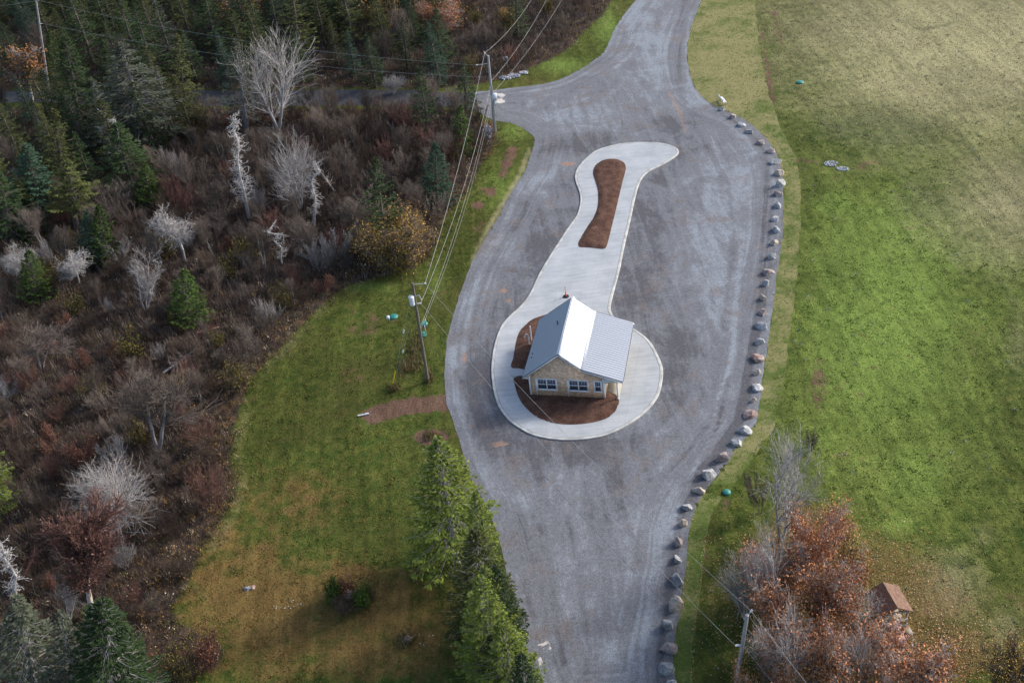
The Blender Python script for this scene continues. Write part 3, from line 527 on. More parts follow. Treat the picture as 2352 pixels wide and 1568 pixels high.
for i,(x,y,wpx,hpx,k,_) in enumerate(BO):
    mp_=mpp(x,y); r=random.Random(i*3+1); wd=wpx*mp_*(.57 if i>34 else .63); P=g(x,y+hpx*.28)
    sz=hpx*mp_*.60
    o=add('boulder',boulder_mesh(i+11,wd*1.08,wd*r.uniform(.85,1.05),sz,BM[k])); o.location=(P[0]+.08,P[1],.0); o.rotation_euler=(0,0,r.uniform(-.7,.7))
    if i<22: lb='%s boulder, %s along the gravel edge from the white bench'%(CN[k][0],ORD[i])
    else: lb='%s boulder, %s from the near end of the boulder row'%(CN[k][0],ORD[NB-1-i])
    tag(o,lb,'boulder','boulders lining the right edge of the gravel lot')
# ------------------------------------------------------------------ rocks in patches (too many to count singly at this size)
def rubble(name,spots,n,size,mat,label,cat):
    G_=Geo(); r=np.random.default_rng(len(name)+n)
    for i in range(n):
        sx,sy,rx,ry=spots[r.integers(len(spots))]; a=r.uniform(0,6.28); q=math.sqrt(r.uniform()); P=g(sx+rx*q*math.cos(a),sy+ry*q*math.sin(a))
        s=size*r.uniform(.5,1.2); V=np.array([[1,0,0],[-1,0,0],[0,1,0],[0,-1,0],[0,0,1],[0,0,-1]],float)*s*r.uniform(.6,1.2,(6,1)); V+=r.normal(0,s*.15,(6,3)); V=V@np.array(Matrix.Rotation(r.uniform(0,6),3,'Z'))+P+[0,0,s*.4]
        G_.add(V,[[0,2,4],[2,1,4],[1,3,4],[3,0,4],[2,0,5],[1,2,5],[3,1,5],[0,3,5]])
    o=add(name,G_,mat); tag(o,label,cat,kind='stuff'); return o
rubble('loose_riprap',[(1160,180,14,4),(1180,175,14,5),(1203,168,10,4)],260,.19,flat('riprap_white',(.34,.34,.37),.85,.2,.5,1.5,vec='w'),'band of pale riprap stones between wood edge and grass','stones')
rubble('loose_riprap',[(1118,305,12,16)],150,.2,flat('riprap_blue',(.16,.18,.23),.8,.3,.6,1.5,vec='w'),'dark blue-grey heap of riprap under the spruces at the road corner','stones')
rubble('loose_stones',[(1908,377,16,6),(1935,388,14,5)],240,.12,flat('stone_pale',(.40,.41,.43),.8,.3,.3,1.5,vec='w'),'pale stones piled in the bright green field','stones')
rubble('scattered_stones',[(650,1392,26,8),(672,1385,20,10),(1000,1468,60,20)],40,.06,flat('stone_white',(.7,.69,.66),.8,.2,.1),'small white stones scattered in brown lawn','stones')
# ------------------------------------------------------------------ bench
def bench():
    P=g(1660,236); t=thing('park_bench','white slatted park bench on grass at the head of the boulder row','bench',P,rad(96))
    add('seat',Geo().box(-.95,.95,-.24,-.10,.42,.46).box(-.95,.95,-.08,.06,.42,.46).box(-.95,.95,.08,.22,.42,.46),MW,t)
    add('backrest',Geo().box(-.95,.95,.27,.31,.55,.68).box(-.95,.95,.29,.33,.72,.86),MW,t)
    for s in (-.8,.8):
        add('leg',Geo().box(s-.05,s+.05,-.22,-.14,-.03,.42).box(s-.05,s+.05,.20,.28,-.03,.86).box(s-.05,s+.05,-.14,.20,.36,.42),flat('bench_concrete',(.5,.5,.5),.8,.2),t)
bench()
# ------------------------------------------------------------------ lids, small posts, pipes
MGR=flat('green_plastic',(.03,.20,.165),.45,.4,.12,2)
def lid(x,y,r,label):
    P=g(x,y); t=thing('septic_riser_lid',label,'lid',P)
    a=[(r*1.06,.0,r*1.06,.10),(r*1.06,.10,r*.9,.17),(r*.9,.17,r*.5,.24),(r*.5,.24,.02,.26)]
    add('cover',Geo().segs([[0,0,q[1]] for q in a],[[0,0,q[3]] for q in a],[q[0] for q in a],[q[2] for q in a],20),MGR,t)
    add('rim',Geo().segs([[0,0,-.05]],[[0,0,.06]],r*1.14,r*1.12,20),flat('lid_rim',(.03,.12,.1),.7,.2),t)
lid(904,728,.46,'domed green tank lid beside the white meter box post'); lid(974,744,.40,'green tank lid seen just above its twin, right of the utility pole'); lid(971,769,.42,'green tank lid half hidden behind the utility pole, nearest the camera')
lid(1837,190,.50,'turquoise tank lid alone in the dry upper field'); lid(1669,1131,.34,'small green tank lid on gravel pad by the near boulders')
MWO=flat('weathered_wood',(.23,.20,.16),.9,.1,.2,3); MGY=flat('grey_wood',(.38,.37,.35),.85,.15,.22,2.); MMT=flat('grey_metal',(.45,.48,.5),.5,.5,.1,3)
P=g(894,741); t=thing('meter_post','short wooden post with white meter box in the lawn','post',P); add('post',Geo().box(-.07,.07,-.05,.05,-.1,.85),MWO,t); add('meter_box',Geo().box(-.17,.17,-.2,.0,.55,.95).box(-.14,.14,-.22,-.2,.6,.9),MW,t)
for x,y,hh,lb in ((980,752,1.0,'grey marker stake above the upper green lid by the pole'),(979,770,1.2,'dark marker stake beside the lower green lid')):
    P=g(x,y); t=thing('marker_stake',lb,'stake',P); add('stake',Geo().box(-.045,.045,-.045,.045,-.1,hh),MGY,t); add('stake_cap',Geo().box(-.06,.06,-.06,.06,hh,hh+.06),MMT,t)
P=g(1633,1115); t=thing('marker_stake','thin pale stake at gravel edge between two near boulders','stake',P); add('stake',Geo().box(-.03,.03,-.03,.03,-.1,1.3),MGY,t); add('stake_cap',Geo().box(-.04,.04,-.04,.04,1.3,1.36),MMT,t)
A=g(822,956); B=g(848,951); t=thing('white_pipe','white pipe lying on lawn at the end of the bare soil trench','pipe',(A+B)/2,math.atan2(B[1]-A[1],B[0]-A[0])); L=np.linalg.norm(B-A)/2
add('pipe',Geo().segs([[-L,0,.09]],[[L*.3,0,.09]],.075,.075,10),MWP,t); add('coupling',Geo().segs([[L*.3,0,.1]],[[L,0,.1]],.10,.10,10),MWP,t)
# ------------------------------------------------------------------ utility poles
m=NM('pole_wood',.9,.1); tc=m.objc(); mpn=m.N('ShaderNodeMapping'); mpn.inputs['Scale'].default_value=(9,9,.7); m.t.links.new(tc,mpn.inputs[0]); nn=m.noise(1.2,5,.7,mpn.outputs[0]); n2=m.noise(.5,3,.5,tc)
m.color(m.mix(m.ramp(nn,.3,.7),(.10,.085,.07),(.22,.195,.165))).bump(nn,.3,.02); MPO=m.m
m=NM('pole_wood_pale',.9,.1); tc=m.objc(); mpn=m.N('ShaderNodeMapping'); mpn.inputs['Scale'].default_value=(9,9,.7); m.t.links.new(tc,mpn.inputs[0]); nn=m.noise(1.2,5,.7,mpn.outputs[0])
m.color(m.mix(m.ramp(nn,.3,.7),(.26,.25,.25),(.42,.41,.42))).bump(nn,.3,.02); MPP=m.m
def pole(b,tp,label,mat,r0=.17,r1=.13):
    B,ax=axis_of(*b,*tp); t=thing('utility_pole',label,'utility pole',B); n=6
    P=[ax*k/n for k in range(n+1)]; P[0]=P[0]-ax/np.linalg.norm(ax)*.3; rr=np.linspace(r0,r1,n+1)
    add('pole',Geo().segs(P[:-1],P[1:],rr[:-1],rr[1:],12).segs([P[-1]],[P[-1]+[0,0,.04]],r1,.02,12),mat,t); return t,B,ax
def ins(t,P,Q):  # horizontal stand-off insulator from P to Q
    add('insulator_bracket',Geo().segs([P],[Q],.03,.03,6),MMT,t)
    d=(np.array(Q)-P); d/=np.linalg.norm(d)
    add('insulator',Geo().segs([Q,Q+d*.07,Q+d*.14],[Q+d*.07,Q+d*.14,Q+d*.2],[.05,.08,.05],[.08,.05,.07],8),MWP,t)
t1,B1,A1=pole((983,876),(947,650),'brown utility pole with white transformer beside the lawn tank lids',MPO)
def at_frac(A,f,off): return A*f+np.array(off)
ins(t1,A1*.985,A1*.985+np.array([1.1,-.1,.02])); 
tr=at_frac(A1,.845,[-.30,-.12,0]); tc_=Geo().segs([tr-[0,0,.5],tr+[0,0,.42],tr+[0,0,.5]],[tr+[0,0,.42],tr+[0,0,.5],tr+[0,0,.56]],[.26,.29,.2],[.26,.2,.05],14); o=add('transformer',tc_,flat('transformer_grey',(.66,.70,.76),.4,.4,.05),t1)
add('bushing',Geo().segs([tr+[0,0,.5]],[tr+[.1,0,.8]],.05,.03,6),MPO,o); add('mounting_bracket',Geo().segs([tr+[.2,.05,.2],tr+[.2,.05,-.2]],[tr+[.45,.12,.2],tr+[.45,.12,-.2]],.04,.04,5),MMT,o)
add('fuse_cutout',Geo().segs([at_frac(A1,.87,[.1,0,0]),at_frac(A1,.87,[.45,0,.1])],[at_frac(A1,.87,[.45,0,.1]),at_frac(A1,.84,[.6,0,-.1])],.04,.05,6),MMT,t1)
add('insulator',Geo().segs([at_frac(A1,.80,[.12,0,0]),at_frac(A1,.80,[.3,-.02,0])],[at_frac(A1,.80,[.3,-.02,0]),at_frac(A1,.80,[.55,-.02,.0])],.05,.08,8),MWP,t1)
t2,B2,A2=pole((1137,302),(1121,128),'grey utility pole at the corner of gravel lot and side road',MPP,.2,.15)
ins(t2,A2*.985,A2*.985+np.array([-.35,.1,.5])); ins(t2,A2*.90,A2*.90+np.array([-1.5,.0,.0]))
add('meter_box',Geo().box(.2,.85,-.25,.0,A2[2]*.42,A2[2]*.47+.45).box(.4,.62,-.22,-.02,A2[2]*.42-.8,A2[2]*.42-.02),MW,t2)
add('conduit',Geo().segs([at_frac(A2,.0,[.2,-.1,0])],[at_frac(A2,.62,[.2,-.1,0])],.04,.04,6),MMT,t2)
t3,B3,A3=pole((1689,1584),(1716,1412),'pale utility pole rising beside red-brown trees at bottom right',MPP,.17,.13)
ins(t3,A3*.99,A3*.99+np.array([.25,.1,.25])); add('insulator',Geo().segs([at_frac(A3,.62,[-.1,0,0])],[at_frac(A3,.62,[-.5,0,0])],.05,.08,8),MWP,t3)
t4,B4,A4=pole((112,205),(83,3),'weathered grey utility pole among spruces at top left',MPP,.2,.14)
ins(t4,A4*.985,A4*.985+np.array([.4,0,.25])); add('insulator',Geo().segs([at_frac(A4,.75,[.1,0,0])],[at_frac(A4,.75,[.45,0,0])],.06,.06,8),MWP,t4)
# short sign post in the wood edge
B,ax=axis_of(1166,156,1157,118); t=thing('wooden_post','short leaning post with small white square plate at wood edge','post',B); add('post',Geo().segs([[0,0,-.2]],[ax],.13,.1,8),MWO,t); q=ax*.58; add('plate',Geo().box(q[0]-.35,q[0]+.35,q[1]-.2,q[1]-.15,q[2]-.35,q[2]+.35),MW,t)
# guy wires with yellow guard
Gy,Gax=axis_of(901,888,901,880); GA=g(901,888); top=B1+A1*.93
MWR=flat('wire',(.30,.30,.30),.5,.4,.05); MYE=flat('yellow_plastic',(.75,.55,.03),.5,.3,.05)
for fr,nm,lb,gx in ((.97,'guy_wire','upper thin guy wire anchoring the transformer pole, with white strain insulator',GA),(.80,'guy_wire','lower thin guy wire anchoring the transformer pole',GA+np.array([.15,.1,0]))):
    T=B1+A1*fr; o=thing(nm,lb,'guy wire',gx); v=T-gx; add('strand',Geo().segs([[0,0,0]],[v],.011,.011,4),MWR,o); f=.55 if fr>.9 else .42; add('strain_insulator',Geo().segs([v*f],[v*(f+.035)],.075,.075,8),MWP,o)
v=(top-GA); v/=np.linalg.norm(v); o=thing('guy_guard','yellow plastic guard sleeve leaning over pale grass tuft','guy guard',GA+np.array([-.05,-.03,0])); add('sleeve',Geo().segs([[0,0,0]],[v*2.0],.06,.06,8),MYE,o); add('end_cap',Geo().segs([v*2.0],[v*2.06],.068,.05,8),MYE,o)
# overhead wires
def wire(P,Q,sag,r,label,mat=MWR,n=26,splice=None):
    P=np.array(P);Q=np.array(Q); t=np.linspace(0,1,n+1)[:,None]; X=P+(Q-P)*t; X[:,2]-=(4*sag*t*(1-t))[:,0]
    o=add('overhead_wire',Geo().segs(X[:-1],X[1:],r*.8,r*.8,4),mat); tag(o,label,'wire','overhead wires strung between the utility poles')
    return X
top1=B1+A1*.985+np.array([1.2,-.1,.02]); top2=B2+A2*.985+np.array([-.4,.1,.55]); top3=B3+A3*.99+np.array([.3,.1,.35]); top4=B4+A4*.985+np.array([.45,0,.3])
def fx(x,y,z): return g(x,y,z)     # far end outside the frame at height z
wire(top1,top2,1.0,.026,'topmost wire from corner pole to transformer pole'); wire(B1+A1*.80+np.array([.5,0,0]),B2+A2*.62,1.6,.026,'second wire down between corner pole and transformer pole')
wire(B1+A1*.55,B2+A2*.50,1.7,.02,'thin lower communication wire between corner pole and transformer pole'); wire(B1+A1*.545+np.array([.1,0,0]),B2+A2*.485+np.array([.15,0,0]),2.1,.016,'lowest thin wire between corner pole and transformer pole')
wire(top2,fx(1235,-25,8.),.9,.026,'leftmost wire running from corner pole to top edge'); wire(B2+A2*.66,fx(1268,-25,7.),.9,.026,'middle wire running from corner pole to top edge'); wire(B2+A2*.50,fx(1305,-25,6.),.9,.024,'rightmost wire running from corner pole to top edge')
wire(B2+A2*.90+np.array([-1.7,0,0]),top4,1.6,.022,'upper of the two wires crossing the dark wood'); wire(B2+A2*.72,B4+A4*.75+np.array([.5,0,0]),1.6,.022,'lower of the two wires crossing the dark wood')
wire(top1,top3,1.2,.018,'upper wire crossing the gravel diagonally toward bottom right pole'); wire(B1+A1*.80+np.array([.5,0,0]),B3+A3*.62+np.array([-.5,0,0]),1.2,.018,'middle wire crossing over the house bed toward bottom right pole'); wire(B1+A1*.55,B3+A3*.2,1.4,.014,'dark lower wire crossing the gravel toward bottom right pole',MDE)
e3=B3+np.array([6,-13,A3[2]*.95]); wire(top3,e3,.4,.018,'upper wire leaving bottom right pole toward the camera'); wire(B3+A3*.62,e3-np.array([0,0,3.]),.4,.018,'lower wire leaving bottom right pole toward the camera'); wire(top4,B4+np.array([-30,4,A4[2]*.98]),.5,.022,'wire leaving the top left pole toward the left')
# ------------------------------------------------------------------ play shelter (bottom right)
def shelter():
    P=g(2046,1438); hgt=2.9
    r0=g(2027.6,1335.6,hgt); r1=g(2062,1395,hgt); ez=2.05; e0=g(2061,1340,ez); e1=g(2094.6,1400.6,ez)
    ax=(r1-r0)[:2]; L=np.linalg.norm(ax); ang=math.atan2(ax[1],ax[0]); mid=(r0+r1)/2; t=thing('timber_play_shelter','small brown-roofed timber shelter at the edge of the red-brown trees','shelter',(mid[0],mid[1],0),ang)
    nx=np.array([-math.sin(ang),math.cos(ang)]); w1=abs((e0-r0)[:2]@nx); w1=max(w1,1.0)
    m=NM('brown_roof_shingle',.95,.1); tc=m.objc(); b=m.N('ShaderNodeTexBrick'); b.inputs['Scale'].default_value=1; b.inputs['Brick Width'].default_value=.25; b.inputs['Row Height'].default_value=.14; b.inputs['Mortar Size'].default_value=.004; m.t.links.new(tc,b.inputs['Vector'])
    b.inputs['Color1'].default_value=(.22,.14,.105,1); b.inputs['Color2'].default_value=(.17,.105,.08,1); b.inputs['Mortar'].default_value=(.15,.1,.08,1); m.color(m.mul(b.outputs['Color'],m.rgb(m.ramp(m.noise(4,3,.6,tc),.3,.7,.8,1.15)))); mr=m.m
    h=L/2; G_=Geo()
    for s in (1,-1):
        a=[(-h,0,hgt),(h,0,hgt),(h,s*w1,ez),(-h,s*w1,ez)]; a=np.array(a); lo=a-[0,0,.09]; 
        G_.quads([a if s<0 else a[::-1],lo[::-1] if s<0 else lo,[a[3],a[2],lo[2],lo[3]],[a[0],a[3],lo[3],lo[0]],[a[2],a[1],lo[1],lo[2]]])
    add('roof',G_,mr,t); y=w1*.72
    for sx in (-h*.85,h*.85):
        for sy in (-y,y): add('post',Geo().box(sx-.06,sx+.06,sy-.06,sy+.06,-.1,ez+.2),MGY,t)
        add('truss_beam',Geo().box(sx-.05,sx+.05,-y+.06,y-.06,ez-.05,ez+.1),MGY,t)
    add('deck',Geo().box(-h*.8,h*.8,-y+.07,y-.07,.75,.85),MWO,t)
    rl=Geo()
    for sy in (-y,y): rl.box(-h*.78,h*.78,sy-.03,sy+.03,1.35,1.43)
    rl.box(h*.86+.06,h*.86+.12,-y,y,1.2,1.3); add('railing',rl,MGY,t)
    sl=Geo(); M=Matrix.Rotation(rad(24),4,'Y')@Matrix.Rotation(0,4,'Z'); M.translation=Vector((h*.95+.55,-.1,.65)); sl.box(-.9,.9,-.5,.5,-.03,.03,M); add('red_panel',sl,flat('faded_red_panel',(.36,.20,.17),.7,.2,.12,3),t)
    add('ladder_board',Geo().box(h*1.0,h*1.6,.55,1.2,.3,.38).box(h*1.0,h*1.6,.55,.62,-.05,.3),MWO,t)
shelter()

# ------------------------------------------------------------------ vegetation: templates
def vmat(name,c1,c2,hue=.5,rough=.85,spec=.12,sc=.5,trans=0):
    """per-vertex tint (col.r: leaf to leaf) and a per-plant shade from Object Info"""
    m=NM(name,rough,spec); _,r,gg,b,_=m.attr(); oi=m.N('ShaderNodeObjectInfo').outputs['Random']
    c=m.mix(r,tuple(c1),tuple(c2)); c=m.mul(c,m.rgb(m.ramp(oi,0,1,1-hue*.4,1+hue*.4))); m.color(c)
    if trans: m.b.inputs['Subsurface Weight'].default_value=0
    return m.m
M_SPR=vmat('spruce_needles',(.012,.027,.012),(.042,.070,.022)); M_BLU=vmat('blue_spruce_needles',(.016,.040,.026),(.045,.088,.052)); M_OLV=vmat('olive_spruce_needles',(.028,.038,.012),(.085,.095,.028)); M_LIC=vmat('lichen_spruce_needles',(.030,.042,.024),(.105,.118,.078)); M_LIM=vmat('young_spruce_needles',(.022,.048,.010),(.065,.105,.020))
M_HER=vmat('roadside_spruce_needles',(.032,.054,.010),(.165,.205,.036))
M_BRK=vmat('bark',(.075,.062,.055),(.17,.15,.135),.6); M_BRG=vmat('bark_grey',(.17,.16,.16),(.34,.32,.32),.3); M_SNG=vmat('bark_silver',(.32,.305,.30),(.58,.56,.55),.15); M_BRW=vmat('bark_birch',(.45,.40,.36),(.68,.62,.57),.2)
M_TWG=vmat('twigs_grey',(.098,.078,.066),(.205,.168,.145),.8); M_TWP=vmat('twigs_pale',(.26,.245,.24),(.50,.475,.465),.2); M_TWB=vmat('twigs_brown',(.060,.043,.034),(.135,.10,.082),.9); M_TWR=vmat('twigs_red',(.11,.058,.05),(.21,.115,.095),.4)
M_LOR=vmat('leaves_orange',(.16,.07,.03),(.36,.18,.07),.4); M_LRD=vmat('leaves_red_brown',(.25,.095,.045),(.60,.30,.155),.35); M_LYE=vmat('leaves_yellow',(.28,.17,.045),(.62,.42,.14),.25); M_LGO=vmat('leaves_gold_green',(.12,.115,.02),(.34,.29,.06),.4)

def conifer(seed,h=12.,r=2.4,base=.12,nb=110,nq=38,q=.26,droop=.25,gap=.12,irr=.25,mat=M_SPR,bark=M_BRK,topbare=0.,dead=0.1,taper=.85):
    R=np.random.default_rng(seed); tr=Geo(); cr=Geo()
    n=8; P=[np.array([0,0,h*i/n]) for i in range(n+1)]
    for i in range(1,n+1): P[i][:2]+=R.normal(0,.04,2)
    P[0][2]-=.3
    rr=np.linspace(.020*h,.012,n+1); tr.segs(P[:-1],P[1:],rr[:-1],rr[1:],7,np.tile([[.5,0,0,1]],(n,1)))
    A=[];B=[];QC=[];QT=[];bA=[];bB=[];bR=[]
    sect=R.uniform(0,6.28,5); sectw=R.uniform(.6,1.15,5)
    for i in range(nb):
        t=(i+R.uniform())/nb; t=t**.9; z=h*(base+(1-base)*t)
        if t>.985: continue
        az=i*2.399+R.normal(0,.35)
        lob=1-irr*.8*(.5+.5*math.sin(az*2+sect[int(t*4.99)]))*R.uniform(.3,1)
        prof=(1-t)**taper*1.0+.03
        prof*=1.25
        if t<.12: prof*=.72+2.3*t
        L=r*prof*lob*R.uniform(.75,1.12)
        if R.uniform()<gap: L*=.45
        d0=np.array([math.cos(az),math.sin(az),0]); side=np.array([-d0[1],d0[0],0])
        k=6; s=np.linspace(0,1,k+1)[:,None]; el=.38*t+.05-droop*(1-t)
        C=np.array([0,0,z])+d0*L*s+np.array([0,0,1.])*(L*(el*s-droop*.9*s**2+.28*s**3)); 
        C=C; bA.append(C[:-1]);bB.append(C[1:]);bR.append(np.linspace(.03,.006,k+1))
        isdead=R.uniform()<dead
        m_=int(nq*(.35+.65*L/r)*(0.12 if isdead or (topbare and t>1-topbare and R.uniform()<.75) else 1))+3
        u=R.uniform(.10,1.0,m_)**.8; idx=np.minimum((u*k).astype(int),k-1); f=(u*k-idx)[:,None]; pc=C[idx]*(1-f)+C[idx+1]*f
        sg=R.choice([-1,1],m_); wd=(.36*L+.12)*(1-u)**.7*R.uniform(.15,1,m_)+.03
        pos=pc+side*(sg*wd)[:,None]+d0*(wd*.55)[:,None]; pos[:,2]-=wd*.30*R.uniform(.3,1.5,m_)
        dirn=d0*R.uniform(.55,1,m_)[:,None]+side*(sg*R.uniform(.2,.9,m_))[:,None]+np.array([0,0,1.])*R.normal(-.12,.22,m_)[:,None]
        dirn/=np.linalg.norm(dirn,axis=1,keepdims=True); ql=q*R.uniform(.7,1.5,m_)*(.65+.35*(1-t)); 
        nrm=np.cross(dirn,np.stack([R.normal(0,.6,m_),R.normal(0,.6,m_),np.ones(m_)],1)); nrm/=np.linalg.norm(nrm,axis=1,keepdims=True)
        a=pos-dirn*ql[:,None]*.5; b=pos+dirn*ql[:,None]*.5; w_=nrm*(ql*.21)[:,None]; mid=(a*.4+b*.6)
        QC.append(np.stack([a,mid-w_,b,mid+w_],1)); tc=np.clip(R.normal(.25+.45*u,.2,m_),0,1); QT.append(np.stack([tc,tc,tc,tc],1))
    k=int(nq*1.6); zt=h*(1-.075*R.uniform(0,1,k)); az=R.uniform(0,6.28,k); dn=np.stack([np.cos(az)*.55,np.sin(az)*.55,.6+0*az],1); pp=np.stack([0*az,0*az,zt],1)+dn*.08
    w_=np.cross(dn,[0,0,1.]); w_/=np.linalg.norm(w_,axis=1,keepdims=True); ql=q*.8
    QC.append(np.stack([pp,pp+dn*ql*.5-w_*ql*.2,pp+dn*ql,pp+dn*ql*.5+w_*ql*.2],1)); QT.append(np.full((k,4),.7))
    cr.quads(np.concatenate(QC),np.concatenate(QT))
    a=np.concatenate(bA); tr.segs(a,np.concatenate(bB),np.concatenate([x[:-1] for x in bR]),np.concatenate([x[1:] for x in bR]),3,np.tile([[.6,0,0,1]],(len(a),1)))
    me_t=tr.mesh('trunk'); me_t.materials.append(bark); me_c=cr.mesh('crown'); me_c.materials.append(mat)
    return dict(h=h,r=r,parts=[('trunk',me_t),('crown',me_c)])

def norm(v): return v/(np.linalg.norm(v)+1e-9)
def perp(d,R):
    v=np.cross(d,R.normal(0,1,3)); return norm(v)
def grow(R,out,p,d,L,r,lev,maxlev,ang,wig,up,nch,ratio,seg=5,tips=None):
    n=seg if lev<2 else 3; st=L/n; q=p.copy(); r0=r
    for i in range(n):
        d=norm(d+R.normal(0,wig,3)+np.array([0,0,up])); q2=q+d*st; r1=r*(1-(i+1)/n*.75); out.append((q,q2,r0,r1,lev)); r0=r1
        if lev<maxlev and i>=(1 if lev==0 else 0):
            for _ in range(nch[lev]):
                if R.uniform()<.88:
                    a=ang*R.uniform(.6,1.3); dd=norm(d*math.cos(a)+perp(d,R)*math.sin(a)); grow(R,out,q+(q2-q)*R.uniform(),dd,L*ratio*(1-.35*i/n)*R.uniform(.7,1.2),max(r1*.7,.009),lev+1,maxlev,ang,wig*1.15,up*1.0,nch,ratio,seg,tips)
        q=q2
    if tips is not None and lev>=maxlev-1: tips.append(q)
def deciduous(seed,h=9.,stems=1,spread=.3,maxlev=3,ang=.75,wig=.12,up=.06,nch=(3,3,2),ratio=.5,rt=.13,twig=.016,bark=M_BRG,twm=M_TWG,leaf=None,nleaf=0,lsz=.13,lj=.35,clear=.0,k0=5):
    R=np.random.default_rng(seed); out=[]; tips=[]
    for s in range(stems):
        az=R.uniform(0,6.28) if stems>1 else 0; tilt=spread*R.uniform(.3,1.1) if stems>1 else 0
        d=np.array([math.cos(az)*math.sin(tilt),math.sin(az)*math.sin(tilt),math.cos(tilt)]); p=np.array([math.cos(az),math.sin(az),0])*(.12*math.sqrt(stems)*R.uniform(0,1) if stems>1 else 0); p[2]=-.15
        hh=h*R.uniform(.7,.95) if stems>1 else h*.78
        if clear: 
            e=p+norm(d)*hh*clear; out.append((p,e,rt,rt*.85,0)); grow(R,out,e,d,hh*(1-clear),rt*.85,0,maxlev,ang,wig,up,nch,ratio,6,tips)
        else: grow(R,out,p,d,hh,rt*(1 if stems<4 else .6),0,maxlev,ang,wig,up,nch,ratio,6,tips)
    A=np.array([o[0] for o in out]);B=np.array([o[1] for o in out]);ra=np.array([o[2] for o in out]);rb=np.array([o[3] for o in out]);lv=np.array([o[4] for o in out])
    fl=np.array([.06,.034,.019,0])[np.minimum(lv,3)] if rt>.1 else 0*ra; ra=np.maximum(ra,np.maximum(twig,fl)); rb=np.maximum(rb,np.maximum(twig*.7,fl*.6)); z=B[:,2].max(); rr=np.percentile(np.hypot(B[:,0],B[:,1]),97); parts=[]
    col=R.uniform(0,1,len(A)); col=np.stack([col]*4,1)
    m0=lv==0; parts.append(('trunk',Geo().segs(A[m0],B[m0],ra[m0],rb[m0],k0,col[m0]).mesh('trunk'),bark))
    m1=~m0; parts.append(('crown',Geo().segs(A[m1],B[m1],ra[m1],rb[m1],3,col[m1]).mesh('crown'),twm))
    if leaf is not None:
        T=np.array(tips) if len(tips) else B[m1]; T=np.concatenate([T,B[lv>=maxlev-1]]); c=T[R.integers(len(T),size=nleaf)]+R.normal(0,lj,(nleaf,3)); c[:,2]=np.maximum(c[:,2],.1)
        a=R.normal(0,1,(nleaf,3)); a/=np.linalg.norm(a,axis=1,keepdims=True); b=np.cross(a,R.normal(0,1,(nleaf,3))); b/=np.linalg.norm(b,axis=1,keepdims=True); s_=(lsz*R.uniform(.6,1.3,nleaf))[:,None]
        tc=np.clip(R.normal(.45,.28,nleaf),0,1)
        parts.append(('foliage',Geo().quads(np.stack([c-a*s_,c-b*s_*.6,c+a*s_,c+b*s_*.6],1),np.stack([tc]*4,1)).mesh('foliage'),leaf))
    for n_,me,mt in parts: me.materials.append(mt)
    return dict(h=z,r=max(rr,.5),parts=[(a_,b_) for a_,b_,c_ in parts])
def snag(seed,h=9.,nb=90,L=.9,bark=M_SNG,taper=.5,curl=.5,twm=None):
    R=np.random.default_rng(seed); out=[]; n=7; P=[np.array([R.normal(0,.05*i),R.normal(0,.05*i),h*i/n]) for i in range(n+1)]; P[0][2]=-.3
    rr=np.linspace(.017*h,.03,n+1); tg=Geo().segs(P[:-1],P[1:],rr[:-1],rr[1:],6,np.tile([[.5]*4],(n,1))); tips=[]
    for i in range(nb):
        t=.18+.8*(i/nb); z=h*t; j=min(int(t*n),n-1); f=t*n-j; p=P[j]*(1-f)+P[j+1]*f; az=i*2.4+R.normal(0,.5); l=L*(1-t*taper)*R.uniform(.4,1.25)
        d=norm(np.array([math.cos(az),math.sin(az),R.normal(.1,.3)])); grow(R,out,p,d,l,.028,1,2,.8,.30,curl*.16*R.choice([-1,1]),(0,2,0),.55,3)
    A=np.array([o[0] for o in out]);B=np.array([o[1] for o in out]);ra=np.maximum([o[2] for o in out],.015);rb=np.maximum([o[3] for o in out],.012); c=np.stack([R.uniform(0,1,len(A))]*4,1)
    me_t=tg.mesh('trunk'); me_t.materials.append(bark); me_b=Geo().segs(A,B,ra,rb,3,c).mesh('crown'); me_b.materials.append(twm or bark); return dict(h=h,r=L,parts=[('trunk',me_t),('crown',me_b)])

T={}
def tpl(k,f):
    T.setdefault(k,[]).append(f)
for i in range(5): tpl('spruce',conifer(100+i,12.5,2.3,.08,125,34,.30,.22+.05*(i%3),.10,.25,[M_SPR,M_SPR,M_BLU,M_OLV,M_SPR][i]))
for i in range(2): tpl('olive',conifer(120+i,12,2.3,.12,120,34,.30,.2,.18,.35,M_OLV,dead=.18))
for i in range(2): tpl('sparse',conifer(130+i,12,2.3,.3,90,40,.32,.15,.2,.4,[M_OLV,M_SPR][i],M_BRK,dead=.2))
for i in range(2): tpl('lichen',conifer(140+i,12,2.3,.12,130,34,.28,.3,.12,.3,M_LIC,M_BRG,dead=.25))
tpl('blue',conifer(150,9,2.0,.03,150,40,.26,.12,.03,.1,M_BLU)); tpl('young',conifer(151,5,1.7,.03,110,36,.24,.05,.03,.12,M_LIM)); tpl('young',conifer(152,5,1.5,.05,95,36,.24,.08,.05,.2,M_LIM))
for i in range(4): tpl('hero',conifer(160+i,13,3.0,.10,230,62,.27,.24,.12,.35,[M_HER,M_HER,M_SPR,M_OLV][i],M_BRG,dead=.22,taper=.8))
for i in range(3): tpl('bare',deciduous(200+i,9,2,.2,maxlev=3,ang=.62,wig=.07,up=.08,nch=(3,3,1),ratio=.62,twig=.011,bark=M_BRG,twm=M_TWG,clear=.25))
for i in range(2): tpl('vase',deciduous(210+i,10,[2,3][i],.3,3,.68,.06,.085,(3,2,1),.64,.19,.012,M_SNG,M_TWP,k0=6))
